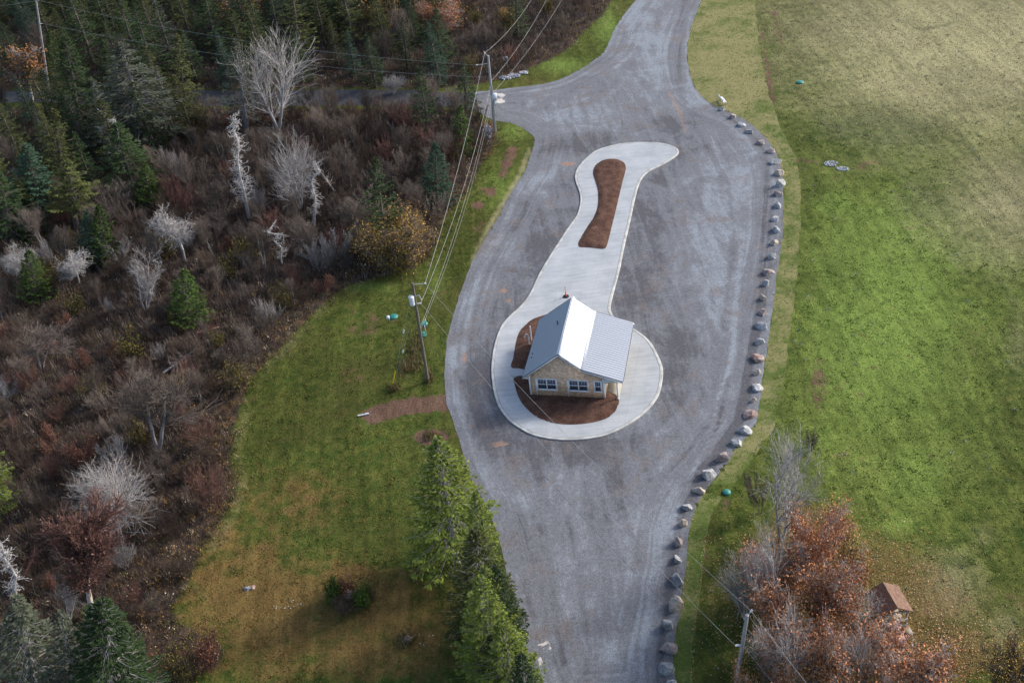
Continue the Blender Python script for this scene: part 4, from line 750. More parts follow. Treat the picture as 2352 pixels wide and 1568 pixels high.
tpl('whitebare',deciduous(220,7,3,.5,3,.75,.15,.05,(2,2,1),.6,.12,.012,M_SNG,M_TWP)); tpl('whitebare',deciduous(221,6,1,.3,3,1.0,.2,-.02,(4,3,2),.62,.13,.012,M_SNG,M_TWP,clear=.3))
for i in range(2): tpl('broad',deciduous(230+i,6,3,.5,3,.8,.06,.06,(4,2,1),.75,.15,.011,M_SNG,M_TWP))
for i in range(2): tpl('birch',deciduous(240+i,8,1,maxlev=3,ang=.55,up=.07,nch=(3,3,2),ratio=.5,bark=M_BRW,twm=M_BRG,leaf=M_LOR,nleaf=1500,lsz=.10,lj=.4,clear=.3))
for i in range(2): tpl('redtwig',deciduous(250+i,7,1,maxlev=3,ang=.62,wig=.08,up=.09,nch=(5,3,3),ratio=.58,twig=.012,bark=M_BRW,twm=M_TWR,leaf=M_TWR,nleaf=700,lsz=.06,lj=.2,clear=.2,rt=.15))
for i in range(3): tpl('redleaf',deciduous(260+i,7,4,.55,3,.65,.14,.06,(3,2,2),.5,.12,.013,M_SNG,M_TWP,M_LRD,[7500,5600,6600][i],.115,.46))
tpl('yellowleaf',deciduous(270,6,5,.6,3,.65,.13,.06,(3,3,2),.5,.1,.015,M_BRK,M_TWG,M_LYE,3200,.13,.35)); tpl('goldbush',deciduous(271,4.5,9,.8,3,.65,.13,.06,(2,3,2),.5,.08,.015,M_BRG,M_TWG,M_LYE,4200,.08,.5))
for i in range(4): tpl('shrub',deciduous(280+i,3.4,16,.75,2,.5,.10,.08,(2,2),.45,.03,.011,M_TWB,[M_TWB,M_TWG,M_TWB,M_TWR][i]))
tpl('greyshrub',deciduous(290,3.4,14,.9,2,.45,.08,.07,(2,2),.48,.03,.012,M_BRG,M_BRG)); tpl('greyshrub',deciduous(291,3.0,12,.95,2,.5,.10,.05,(2,2),.48,.03,.012,M_TWP,M_TWP))
for i in range(3): tpl('twiggy',deciduous(300+i,4.5,9,.55,3,.45,.08,.07,(1,2,2),.5,.045,.011,M_TWG,[M_TWG,M_TWB,M_TWG][i]))
tpl('snag',snag(310,9.5,120,1.25)); tpl('snag',snag(311,9,90,.75,taper=.2)); tpl('snag',snag(312,5.5,46,.85,taper=.35,curl=.8)); tpl('snag',snag(313,7.5,70,.7))
tpl('redbush',deciduous(320,3.0,12,.8,2,.6,.13,.06,(2,3),.48,.04,.014,M_TWB,M_TWR,M_LRD,700,.07,.25)); tpl('leafbush',deciduous(321,3,12,.8,2,.6,.13,.06,(2,3),.48,.04,.014,M_TWB,M_TWB,M_LGO,1100,.08,.28)); tpl('greenbush',deciduous(322,2,10,.7,2,.6,.13,.06,(2,3),.48,.03,.012,M_TWB,M_TWB,vmat('green_bush_leaves',(.05,.10,.015),(.13,.20,.04)),2600,.09,.2))
NAMES=dict(spruce='spruce_tree',olive='spruce_tree',sparse='spruce_tree',lichen='spruce_tree',blue='spruce_tree',young='spruce_tree',hero='spruce_tree',bare='bare_tree',vase='bare_tree',whitebare='dead_tree',broad='bare_tree',birch='birch_tree',redtwig='autumn_tree',redleaf='autumn_tree',yellowleaf='autumn_tree',goldbush='autumn_bush',shrub='bare_shrub',greyshrub='bare_shrub',twiggy='bare_shrub',snag='dead_snag',redbush='autumn_bush',leafbush='leafy_bush',greenbush='green_bush')
def put(kind,var,B,axv,r,label,group=None,rot=None,cat=None):
    tp=T[kind][var%len(T[kind])]; h=np.linalg.norm(axv); R_=random.uniform(0,6.28) if rot is None else rot
    o=bpy.data.objects.new(NAMES[kind],None); COL.objects.link(o); o.empty_display_size=.3
    z=Vector(axv).normalized(); q=Vector((0,0,1)).rotation_difference(z); o.rotation_mode='QUATERNION'; o.rotation_quaternion=q@Matrix.Rotation(R_,3,'Z').to_quaternion()
    s=r/tp['r']; o.location=tuple(B); o.scale=(s,s,h/tp['h'])
    for n,me in tp['parts']:
        c=bpy.data.objects.new(n,me); COL.objects.link(c); c.parent=o
    tag(o,label,cat or NAMES[kind].replace('_',' ').replace('spruce tree','tree').replace('birch tree','tree').replace('bare tree','tree').replace('dead tree','tree').replace('autumn tree','tree').replace('dead snag','dead tree'),group); return o
HERO=[]
def P2(kind,var,b,t,wpx,label,group=None,rot=None):
    B,ax=axis_of(*b,*t); HERO.append((B[0],B[1],wpx/2*mpp(*b),kind)); h=np.linalg.norm(ax); hz=math.hypot(ax[0],ax[1]); lim=.22*ax[2]
    if hz>lim: ax[:2]*=lim/hz
    return put(kind,var,B,ax,wpx/2*mpp(*b),label,group,rot)
# hero conifers, in front of the side road
HC=[('olive',0,(432,292),(407,80),80,'tall dark spruce with a bushy top left of the big silver tree'),
('lichen',0,(335,335),(278,100),175,'broad grey-green spruce with drooping tiers, widest in the left wood'),
('spruce',0,(262,262),(237,92),60,'slim pointed spruce just behind the broad grey-green one'),
('spruce',1,(185,305),(150,82),100,'dark spruce between the orange birch and the broad grey-green spruce'),
('young',1,(130,190),(116,66),36,'small pointed spruce at the foot of the top left pole'),
('olive',1,(152,460),(122,250),92,'olive spruce with a yellowish tip near left edge'),
('sparse',0,(176,525),(186,365),105,'open olive spruce with bare lower trunk above the paired young spruces'),
('young',0,(348,475),(332,378),62,'small green spruce below the grey-green giant'),
('blue',0,(215,612),(207,482),60,'blue-green young spruce, left one of a touching pair'),
('young',1,(243,608),(234,470),62,'young spruce, right one of a touching pair'),
('young',0,(84,690),(76,575),66,'bright green young spruce in the bare brush near left edge'),
('young',0,(432,745),(425,620),80,'bright green young spruce standing alone in brown brush'),
('spruce',1,(305,440),(268,280),110,'bushy dark spruce right of the bare twin snags'),
('sparse',1,(986,318),(962,152),62,'spruce on a long bare trunk beside the side road'),
('spruce',4,(1072,275),(1064,142),66,'dark spruce overlapping the side road junction'),
('young',1,(1062,360),(1057,243),58,'green spruce directly below the junction spruce'),
('blue',0,(1003,472),(1000,326),74,'blue-green spruce standing alone near the wood edge'),
('sparse',1,(888,580),(862,362),92,'ragged spruce rising out of the golden bush'),
('lichen',1,(566,300),(540,92),95,'grey lichened spruce touching the left of the big silver tree'),
('spruce',2,(95,500),(60,330),110,'blue-tinged spruce at left edge, lowest of the dark stand'),
('spruce',0,(25,560),(5,395),110,'dark spruce cut by the left edge over the curved dead tree'),
('sparse',0,(60,520),(40,415),70,'thin spruce with bare trunk near left edge'),
('lichen',1,(95,1640),(70,1365),170,'grey lichened spruce filling the bottom left corner'),
('lichen',0,(185,1650),(160,1400),120,'grey-green thin spruce second from the bottom left corner'),
('hero',2,(275,1660),(262,1372),190,'bushy dark green spruce at the bottom edge, right of the lichened ones'),
('hero',1,(-25,1180),(-12,960),110,'light green spruce cut off by the left edge')]
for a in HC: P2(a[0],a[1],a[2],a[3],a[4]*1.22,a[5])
# tall spruces between lawn and gravel
for a in [('hero',0,(1048,1292),(1004,1003),229,'tallest spruce at the head of the row between lawn and gravel'),
('hero',1,(1108,1392),(1092,1128),120,'spruce half hidden behind the row head, nearest the gravel edge'),
('hero',3,(1118,1462),(1090,1215),189,'second big spruce down the row between lawn and gravel'),
('hero',2,(1158,1505),(1135,1296),138,'very dark spruce on the gravel side of the row'),
('hero',0,(1142,1585),(1102,1322),172,'third big spruce down the row between lawn and gravel'),
('hero',0,(1135,1520),(1112,1300),150,'spruce squeezed mid-row between the second and third big spruces'),
('hero',3,(1165,1625),(1130,1455),140,'bushy spruce low in the row where it meets the lawn shade'),
('hero',1,(1190,1650),(1150,1420),172,'spruce near the bottom edge with a yellowish crown by the gravel'),
('hero',2,(1222,1700),(1196,1500),126,'last spruce of the row, cut by the bottom edge')]: P2(a[0],a[1],a[2],a[3],a[4]*.95,a[5])
# hero bare and autumn trees
HB=[('vase',0,(640,298),(612,55),185,'big silver leafless tree with fanning limbs left of the side road'),
('vase',1,(690,480),(655,292),125,'silver leafless tree below the biggest one'),
('snag',0,(572,500),(530,262),66,'tall silver snag bristling with curled stubs'),
('snag',1,(722,520),(735,365),36,'slender leaning silver snag beside the second silver tree'),
('snag',2,(648,605),(634,510),46,'short stubby snag standing alone in red brush'),
('whitebare',1,(425,600),(398,470),125,'white dead tree with tangled drooping limbs in mid brush'),
('whitebare',0,(336,712),(310,560),100,'white dead tree with open crooked limbs'),
('whitebare',1,(182,650),(160,560),95,'dead tree with limbs arching down, left of the touching spruces'),
('whitebare',1,(62,650),(45,545),90,'pale broken dead tree close to the left edge'),
('snag',3,(255,385),(232,255),40,'bare pointed snag rising from young spruces'),
('snag',3,(285,400),(262,270),36,'second bare snag just right of its twin'),
('birch',0,(78,255),(62,92),78,'orange-leaved birch with white trunk at top left'),
('broad',0,(262,1205),(245,1035),185,'bright grey leafless tree with low spreading limbs above the reddish tree'),
('redtwig',0,(212,1410),(190,1180),190,'reddish twiggy tree with pale trunk at lower left'),
('bare',0,(365,1035),(345,825),185,'large grey-brown leafless tree in the middle of the left brush'),
('bare',1,(95,850),(80,720),150,'reddish grey leafless tree near the left edge'),
('snag',1,(40,1385),(14,1240),46,'tall thin silver snag at lower left edge'),
('whitebare',0,(163,1420),(140,1315),80,'broken white dead tree beside the reddish tree trunk'),
('shrub',3,(488,1172),(498,1070),110,'rounded brown bush bulging onto the lawn'),
('goldbush',0,(872,612),(866,505),110,'golden brown bush, left one of the yellowish group at the tip of the wood'),
('goldbush',0,(938,605),(930,490),120,'golden yellow bush nearest the wires at the tip of the wood'),
('leafbush',0,(905,628),(900,560),90,'low olive-gold bush in front of the golden bushes'),
('goldbush',0,(905,570),(892,462),105,'golden bush at the back, under the ragged spruce'),
('yellowleaf',0,(930,560),(935,478),110,'yellow-leaved sapling behind the golden bush'),
('greyshrub',0,(735,622),(728,540),95,'pale grey leafless bush left of the golden bush'),
('greyshrub',1,(780,590),(790,520),70,'pale grey leafless bush touching the golden bush'),
('leafbush',0,(405,925),(428,850),60,'bush with a yellow top beside the large grey-brown tree'),
('redbush',0,(470,1535),(472,1440),110,'dark reddish bush at the bottom edge of the lawn'),
('leafbush',0,(420,1555),(425,1465),80,'olive bush joined to the left of the dark reddish bush'),
('bare',2,(876,172),(866,62),72,'pale leafless tree in front of the dark wood beyond the side road'),
('bare',1,(932,130),(925,2),70,'mauve-grey leafless tree below the yellow crown at top'),
('bare',0,(1117,138),(1108,48),60,'leafless grey tree behind the corner pole'),
('twiggy',0,(738,300),(733,205),70,'thin leafless sapling left of the side road signpost'),
('broad',1,(905,215),(895,170),60,'low leafless thicket across the side road'),
('redleaf',1,(1012,80),(1008,-10),95,'red-leaved tree in the wood at top'),
('yellowleaf',0,(885,80),(878,-30),90,'yellow-leaved tree in the wood at top'),
('yellowleaf',0,(1165,75),(1160,10),50,'small brown-yellow tree near the top grass edge'),
('birch',1,(545,95),(548,-30),90,'orange-leaved birch among spruces at top'),
('twiggy',1,(1000,455),(960,400),70,'twiggy brown thicket under the blue-green spruce')]
for a in HB: P2(*a)
# bottom right grove
HG=[('vase',0,(1795,1240),(1812,975),195,'silver leafless clump rising above the red-brown trees'),
('twiggy',0,(1745,1180),(1735,1075),60,'thin grey sapling left of the silver leafless clump'),
('redleaf',0,(1868,1330),(1872,1130),150,'red-brown leafy tree right of the silver clump'),
('redleaf',1,(1790,1390),(1795,1230),150,'red-brown tree below the silver clump'),
('redleaf',2,(1890,1460),(1900,1270),190,'broad rust-coloured tree left of the timber shelter'),
('redleaf',1,(1790,1530),(1795,1370),170,'russet tree right of the pale pole'),
('redleaf',0,(1950,1590),(1955,1440),190,'russet tree below the timber shelter'),
('redleaf',2,(1870,1620),(1875,1440),170,'rust-brown tree at the bottom edge below the grove centre'),
('redleaf',1,(2080,1600),(2075,1440),170,'sparse red-brown tree at the bottom edge right of the shelter'),
('redleaf',0,(1770,1650),(1765,1500),130,'red-brown tree at the bottom edge by the pale pole'),
('vase',1,(1712,1420),(1690,1255),110,'silver-grey leafless tree directly above the pale pole'),
('vase',0,(1772,1440),(1745,1190),120,'grey leafless tree left in the grove with long crooked limbs'),
('vase',1,(1800,1600),(1790,1385),150,'pale leafless tree in front of the russet trees at the bottom'),
('whitebare',0,(1968,1445),(1985,1330),130,'pale crooked bare branches beside the shelter roof'),
('vase',0,(1968,1600),(1958,1440),130,'grey leafless tree at the bottom edge below the shelter'),
('yellowleaf',0,(1915,1260),(1925,1165),60,'yellow-green leafy bush at upper right of the grove'),
('leafbush',0,(1948,1300),(1950,1240),50,'small lime-yellow bush left above the shelter'),
('goldbush',0,(2325,1590),(2325,1490),120,'orange-gold bush in the bottom right corner'),
('shrub',1,(1862,1035),(1856,985),42,'round dry bush standing in the green field')]
for a in HG: P2(*a)
# brush pile on the lawn
P2('greenbush',0,(762,1378),(760,1326),48,'bright green bush at the left of the lawn brush pile'); P2('greenbush',0,(835,1398),(833,1350),44,'dark green low bush at the right of the lawn brush pile')
for b,t,w_,lb in (((800,1368),(800,1322),86,'reddish dead bush at the back of the lawn brush pile'),((790,1408),(790,1366),92,'dark twiggy heap at the front of the lawn brush pile'),((850,1385),(852,1345),40,'brown twiggy bush at the right end of the lawn brush pile')): P2('redbush' if 'reddish' in lb else 'shrub',0,b,t,w_,lb)
P2('whitebare',0,(800,1375),(806,1350),34,'small white driftwood branches in the lawn brush pile')
def rocky(name,x,y,s,mat,label,cat): o=add(name,boulder_mesh(int(x),s,s*.8,s*.6,mat)); P=g(x,y); o.location=(P[0],P[1],0); tag(o,label,cat)
rocky('lawn_rock',938,1466,.5,BM['t'],'rounded cream rock standing in brown lawn left of the spruce row','rock'); rocky('lawn_rock',568,1352,.42,BM['g'],'dark rock lying in brown lawn at lower left','rock'); rocky('lawn_rock',580,1349,.30,BM['r'],'small red rock touching the dark rock on lower left lawn','rock')
def fallen(a,b_,r,label,seed,mat=M_BRW):
    A=g(*a); B=g(*b_); t=thing('fallen_log',label,'fallen log',(A[0],A[1],0)); d=B-A; P=[d*k/5+np.array([0,0,.35+.9*k/5]) for k in range(6)]; R=np.random.default_rng(seed)
    add('trunk',Geo().segs(P[:-1],P[1:],np.linspace(r,r*.5,5),np.linspace(r*.9,r*.35,5),7),mat,t); out=[]
    for k in range(26): f=R.uniform(.25,1); i=min(int(f*5),4); p=P[i]+(P[i+1]-P[i])*(f*5-i); grow(R,out,p,norm(np.array([R.normal(),R.normal(),R.uniform(0,1)])),R.uniform(.5,1.5),.03,1,2,.7,.2,0,(0,1,0),.5,3)
    add('branches',Geo().segs([o[0] for o in out],[o[1] for o in out],[max(o[2],.016) for o in out],[max(o[3],.012) for o in out],3),mat,t)
fallen((0,905),(112,815),.16,'reddish fallen trunk slanting through brush at the left edge',1,M_TWR); fallen((378,862),(458,822),.13,'pale fallen trunk with stub branches beside the yellow-topped bush',2); fallen((505,757),(460,785),.13,'brown fallen log below the lone green spruce',3,M_TWR); fallen((55,1336),(92,1290),.15,'brown broken log left of the reddish twiggy tree',4,M_TWR); fallen((770,445),(735,405),.12,'thin fallen trunk in the scrub under the side road',5)
# filler wood (individual trees, same templates)
def scatter(poly_px,n,dmin,seed,fn,avoid=[]):
    R=np.random.default_rng(seed); poly=gp(poly_px); lo=poly.min(0);hi=poly.max(0); pts=[]
    tries=0
    while len(pts)<n and tries<n*60:
        tries+=1; p=R.uniform(lo,hi)
        if not pip(np.array([p[0]]),np.array([p[1]]),poly)[0]: continue
        if any((p[0]-q[0])**2+(p[1]-q[1])**2<dmin*dmin for q in pts): continue
        if any(abs(p[0]-hx)<max(1.3,hr*.8) and -(5.5 if hk in ('snag','vase','whitebare','broad','young','redtwig') else 3)<p[1]-hy<1.0 for hx,hy,hr,hk in HERO): continue
        pts.append(p)
    for p in pts: fn(p,R)
    return pts
NORTH=[(-60,203),(300,203),(700,203),(960,201),(1100,180),(1180,158),(1260,120),(1300,90),(1330,50),(1370,10),(1400,-45),(900,-60),(300,-60),(-60,-60)]
def f_north(p,R):
    px,py=to_px(np.array([[p[0],p[1],0.]])); px,py=px[0],py[0]; h=R.uniform(7.5,14)
    u=R.uniform()
    if px>1045 and R.uniform()<.35: return
    if px>1045: k='shrub' if u<.35 else ('twiggy' if u<.75 else ('leafbush' if u<.85 else 'spruce')); h=R.uniform(2.5,5) if k!='spruce' else R.uniform(6,10)
    else: k='spruce' if u<.72 else ('olive' if u<.83 else ('lichen' if u<.87 else ('bare' if u<.94 and px<540 else 'spruce')))
    if k=='bare': h*=.75
    if k=='birch': h*=.6
    lb={'spruce':'dark spruce packed into the wood beyond the side road','olive':'olive green spruce in the wood beyond the side road','lichen':'greyish spruce in the wood beyond the side road','bare':'bare grey tree in the far wood, left of the big silver tree','sparse':'thin open spruce in the wood beyond the side road','birch':'orange-leaved birch in the wood beyond the side road','shrub':'bare brown shrub in the thicket left of the top grass bank','twiggy':'bare twiggy sapling in the thicket left of the top grass bank','leafbush':'olive-yellow bush in the thicket left of the top grass bank'}[k]
    rr={'shrub':1.6,'twiggy':1.4,'leafbush':1.3,'bare':2.8,'birch':2.4}.get(k,h*R.uniform(.23,.32))
    put(k,int(R.integers(9)),(p[0],p[1],0),np.array([R.normal(0,.03)*h,R.normal(0,.03)*h,h]),rr,lb,k+' plants beyond the side road')
scatter(NORTH,200,4.9,5,f_north)
SW=[(-60,250),(150,252),(330,254),(480,256),(470,300),(380,345),(320,400),(250,450),(150,500),(70,540),(-60,560)]
def f_sw(p,R):
    h=R.uniform(7.5,12); u=R.uniform(); k='spruce' if u<.55 else ('olive' if u<.7 else ('lichen' if u<.8 else ('bare' if u<.92 else 'twiggy')))
    lb={'spruce':'smaller dark spruce filling gaps in the stand on the near side of the side road','olive':'smaller olive spruce filling gaps in the stand near the side road','lichen':'pale lichened spruce filling the stand near the side road','bare':'bare grey tree between spruces on the near side of the side road','twiggy':'twiggy bare sapling between spruces near the side road'}[k]
    if k=='bare': h*=.8
    if k=='twiggy': h=5
    put(k,int(R.integers(9)),(p[0],p[1],0),np.array([R.normal(0,.03)*h,R.normal(0,.03)*h,h]),{'bare':2.2,'twiggy':1.6}.get(k,h*R.uniform(.22,.30)),lb,k+' trees of the stand below the side road')
scatter(SW,46,4.4,6,f_sw)
BRUSH=[(-60,560),(70,545),(150,505),(260,455),(330,405),(390,350),(480,300),(560,262),(900,262),(1040,275),(1100,300),(1110,350),(1070,400),(1040,450),(1000,500),(960,590),(870,622),(780,650),(700,720),(620,800),(560,860),(540,940),(505,1040),(520,1110),(490,1190),(440,1290),(390,1390),(380,1430),(300,1560),(-60,1600)]
def f_brush(p,R):
    px,py=to_px(np.array([[p[0],p[1],0.]])); u=R.uniform(); far=py[0]<560
    if far: k='twiggy' if u<.5 else ('shrub' if u<.95 else 'greyshrub')
    else: k='shrub' if u<.55 else ('twiggy' if u<.74 else ('greyshrub' if u<.79 else ('redbush' if u<.88 else 'leafbush')))
    h=R.uniform(2.6,5.6) if far else R.uniform(2.0,4.2)
    lb={'twiggy':'twiggy leafless sapling in the brown brush left of the lawn','shrub':'leafless brown shrub in the brush left of the lawn','greyshrub':'pale leafless shrub in the brush left of the lawn','redbush':'reddish shrub in the brush left of the lawn','leafbush':'shrub with some yellow-green leaves in the brush left of the lawn'}[k]
    put(k,int(R.integers(9)),(p[0],p[1],0),np.array([R.normal(0,.08)*h,R.normal(0,.08)*h,h]),h*R.uniform(.32,.55),lb,{'twiggy':'leafless saplings of the brush','shrub':'brown shrubs of the brush','greyshrub':'pale shrubs of the brush','redbush':'reddish shrubs of the brush','leafbush':'yellow-green shrubs of the brush'}[k])
scatter(BRUSH,300,2.5,8,f_brush)
def f_sap(p,R):
    px,py=to_px(np.array([[p[0],p[1],0.]])); h=R.uniform(4.5,7.5) if py[0]<650 else R.uniform(3.2,5); k='bare'
    put(k,int(R.integers(9)),(p[0],p[1],0),np.array([R.normal(0,.08)*h,R.normal(0,.08)*h,h]),h*R.uniform(.22,.36),'small grey-brown leafless tree standing in the brush' if k=='bare' else 'small pale leafless tree standing in the brush','small leafless trees of the brush')
scatter([(300,430),(480,290),(700,255),(1030,268),(1090,300),(1060,400),(1010,470),(900,590),(700,690),(560,850),(520,1000),(400,1100),(-40,1300),(-40,600),(150,540)],64,5.,18,f_sap)

# ------------------------------------------------------------------ underbrush, grass, leaves: uncountable, one object each
def vcolmat(name):
    m=NM(name,.95,.05); c,_,_,_,_=m.attr(); m.color(c); return m.m
MVC=vcolmat('plant_colours')
def fieldpts(poly,dens,seed,maxn=10**6):
    R=np.random.default_rng(seed); lo=poly.min(0);hi=poly.max(0); n=int(np.prod(hi-lo)*dens); X=R.uniform(lo[0],hi[0],n);Y=R.uniform(lo[1],hi[1],n); px,py=to_px(np.stack([X,Y,0*X],1)); k=(px>-120)&(px<2470)&(py>-60)&(py<1640); X,Y=X[k],Y[k]; k=pip(X,Y,poly); return X[k],Y[k]
def blades(X,Y,n,hmin,hmax,wd,cols,seed,spread,lean=.5,bend=.0):
    """n pointed blades for each tuft"""
    R=np.random.default_rng(seed); m_=len(X); A=np.repeat(np.stack([X,Y,0*X],1),n,0); A[:,:2]+=R.normal(0,spread,(m_*n,2)); a=R.uniform(0,6.28,m_*n); hh=R.uniform(hmin,hmax,m_*n); ln=R.uniform(0,lean,m_*n)
    tip=A+np.stack([np.cos(a)*ln*hh,np.sin(a)*ln*hh,hh],1); b=R.uniform(0,6.28,m_*n); wv=np.stack([np.cos(b),np.sin(b),0*b],1)*wd*R.uniform(.6,1.3,m_*n)[:,None]
    C=np.repeat(cols,n,0)*R.uniform(.75,1.25,(m_*n,1)); C=np.concatenate([C,np.ones((m_*n,1))],1)
    return np.stack([A-wv,A+wv,tip],1),C
# underbrush
X,Y=fieldpts(np.array(FOREST),3.3,21); R=np.random.default_rng(3)
nn=np.array([mnoise.noise(Vector((x*.12,y*.12,5))) for x,y in zip(X,Y)]); n2_=np.array([mnoise.noise(Vector((x*.5,y*.5,9))) for x,y in zip(X,Y)])
X=X+R.normal(0,.7,len(X)); Y=Y+R.normal(0,.7,len(X)); _,sd=forest_mask(X,Y); px,py=to_px(np.stack([X,Y,0*X],1))
road_y=(py>203)&(py<250)&(px<1110); keep=~road_y&(sd>-1.1+R.uniform(0,1.2,len(X)))&(~pip(X,Y,GRAVEL)); X,Y,nn,n2_,sd,px,py=[q[keep] for q in (X,Y,nn,n2_,sd,px,py)]
PAL=np.array([[.125,.098,.082],[.064,.048,.040],[.25,.21,.185],[.125,.070,.038],[.30,.175,.055],[.092,.095,.028],[.50,.43,.32],[.085,.062,.046]])
edge=np.clip(1-sd/7,0,1); wts=np.stack([.9-.3*edge,.6-.4*edge,.55-.15*edge,np.clip(.10+.8*nn,0,1)+.30*edge,np.clip(.05+.6*n2_,0,1)*.6+.95*edge,np.clip(.08+.8*n2_,0,.9)+.25*edge,.07+.10*edge,.3+0*nn],1); wts[py<560,3:6]*=.35; wts/=wts.sum(1,keepdims=True)
ci=(wts.cumsum(1)<R.uniform(0,1,(len(X),1))).sum(1); ci=np.minimum(ci,7); cols=PAL[ci]
hs=np.where(np.isin(ci,[0,1,2]),1.5,.8)*(1-.55*edge)*R.uniform(.5,1.3,len(X))
G_=Geo()
for grp,n,sprd,wd,lean in ((np.isin(ci,[0,1,2]),11,.28,.020,.55),(~np.isin(ci,[0,1,2]),7,.26,.030,.6)):
    x_,y_,c_,h_=X[grp],Y[grp],cols[grp],hs[grp]; Pq,Cq=blades(x_,y_,n,.35,1.,wd,c_,4,sprd,lean); s_=np.repeat(h_,n)[:,None]; base=Pq[:,0:1].copy(); Pq[:,2]=Pq[:,0]+(Pq[:,2]-Pq[:,0])*s_; G_.tris(Pq,Cq)
# small leaves over the leafy kinds
lf=np.isin(ci,[3,4,5,6,7]); x_,y_,c_,h_=X[lf],Y[lf],cols[lf],hs[lf]; n=12; c=np.repeat(np.stack([x_,y_,h_*.55],1),n,0)+R.normal(0,1,(len(x_)*n,3))*np.array([.28,.28,.22]); c[:,2]=np.abs(c[:,2]); a=R.normal(0,1,c.shape); a/=np.linalg.norm(a,axis=1,keepdims=True); b=np.cross(a,R.normal(0,1,c.shape)); b/=np.linalg.norm(b,axis=1,keepdims=True); s_=R.uniform(.03,.085,(len(c),1)); C=np.concatenate([np.repeat(c_,n,0)*R.uniform(.6,1.5,(len(c),1)),np.ones((len(c),1))],1)
G_.quads(np.stack([c-a*s_,c-b*s_*.7,c+a*s_,c+b*s_*.7],1),C)
tag(add('underbrush',G_,MVC),'tangle of brown twigs, rusty leaves and dry stems covering the wood floor','underbrush',kind='stuff')
# grass tufts
def grass_cols(X,Y,seed):
    R=np.random.default_rng(seed); dry,lush,och,soil,lit,gd=ground_masks(X,Y); n=len(X)
    nz=np.array([mnoise.noise(Vector((x*.35,y*.35,2))) for x,y in zip(X,Y)])*.5+.5; c=np.array([[.045,.07,.014]])*(1-nz[:,None])+np.array([[.10,.105,.026]])*nz[:,None]
    def mx(c,f,k): f=np.clip(f+R.normal(0,.22,n)*(f>.02),0,1)[:,None]; return c*(1-f)+np.array(k)*f
    c=mx(c,lush*.85,[.165,.23,.052]); c=mx(c,och*1.,[.165,.10,.034]); c=mx(c,dry*1.,[.305,.275,.145]); c=mx(c,gd*.5,[.11,.115,.06]); return c,soil
CL=np.array(gp([(a_,b_) for a_,b_ in FOREST_PX[8:]][::-1][0:0] or [(1200,345),(1100,560),(1030,700),(1010,860),(1050,1060),(1150,1300),(1230,1640),(380,1650),(395,1395),(525,1090),(540,970),(640,800),(760,685),(930,615),(1005,560),(1045,470),(1128,352),(1150,290),(1205,303)]))
X1,Y1=fieldpts(CL,9,31)
CRt=np.concatenate([gp(VERGE_PX_B),gp([(2480,-60),(2480,1640),(1592,1640),(1592,1491),(1612,1376),(1626,1230),(1660,1140)])]); X2_,Y2_=fieldpts(CRt,5.5,32)
TOPG=gp([(1145,204),(1230,193),(1290,178),(1345,149),(1385,118),(1415,58),(1460,-4),(1400,-10),(1342,72),(1260,138),(1140,186)]); X3,Y3=fieldpts(TOPG,7,33)
Xg=np.concatenate([X1,X2_,X3]);Yg=np.concatenate([Y1,Y2_,Y3]); dG,_,_=near(Xg,Yg,GRAVEL); k=~(pip(Xg,Yg,GRAVEL)|(dG<.12)); Xg,Yg=Xg[k],Yg[k]
cg,so=grass_cols(Xg,Yg,5)
Xv,Yv=fieldpts(va,7,61); Xs,Ys=fieldpts(smooth(gp(STRIP2),.8),7,62); Xv=np.concatenate([Xv,Xs]);Yv=np.concatenate([Yv,Ys]); dv,_,_=near(Xv,Yv,GRAVEL); Xv,Yv=Xv[dv>.15],Yv[dv>.15]; _,pyv=to_px(np.stack([Xv,Yv,0*Xv],1)); nv=np.array([mnoise.fractal(Vector((x*.5,y*.5,12)),1,2,4) for x,y in zip(Xv,Yv)]); tv=np.clip(.72-np.clip((pyv-250)/1400,0,1)*.5+nv*1.1+np.random.default_rng(63).normal(0,.22,len(Xv)),0,1)[:,None]
cvg=(1-tv)*np.array([.09,.13,.026])+tv*np.array([.25,.225,.10]); Xg=np.concatenate([Xg,Xv]);Yg=np.concatenate([Yg,Yv]);cg=np.concatenate([cg,cvg]);so=np.concatenate([so,0*Xv])
k=np.random.default_rng(9).uniform(0,1,len(Xg))>so*.93; Xg,Yg,cg=Xg[k],Yg[k],cg[k]
Pq,Cq=blades(Xg,Yg,3,.03,.09,.05,cg*1.18,6,.11,2.2); GG=Geo().tris(Pq,Cq)
Rt=np.random.default_rng(44); tX,tY=fieldpts(CRt,.9,41); dr,lu,oc,so2,li,gd2=ground_masks(tX,tY); nzt=np.array([mnoise.noise(Vector((x*.22,y*.22,7))) for x,y in zip(tX,tY)])
kk=(Rt.uniform(0,1,len(tX))<np.clip(lu*(1.0-dr*.7)+.05,0,1)*np.clip(.55+nzt*1.3,0.05,1)); tX,tY=tX[kk],tY[kk]; ct,_=grass_cols(tX,tY,46); Pt,Ct=blades(tX,tY,16,.04,.13,.055,ct*Rt.uniform(.95,1.45,(len(tX),1)),47,.22,1.9); GG.tris(Pt,Ct)
tX,tY=fieldpts(CL,1.1,51); nzt=np.array([mnoise.noise(Vector((x*.3,y*.3,17))) for x,y in zip(tX,tY)]); kk=Rt.uniform(0,1,len(tX))<np.clip(.3+nzt,0,1); tX,tY=tX[kk],tY[kk]; ct,s9=grass_cols(tX,tY,56); kk=s9<.3; tX,tY,ct=tX[kk],tY[kk],ct[kk]; Pt,Ct=blades(tX,tY,12,.06,.16,.045,ct*Rt.uniform(.8,1.45,(len(tX),1)),57,.2,1.5); GG.tris(Pt,Ct)
tag(add('grass',GG,MVC),'rough grass tufts covering lawns and fields','grass',kind='stuff')
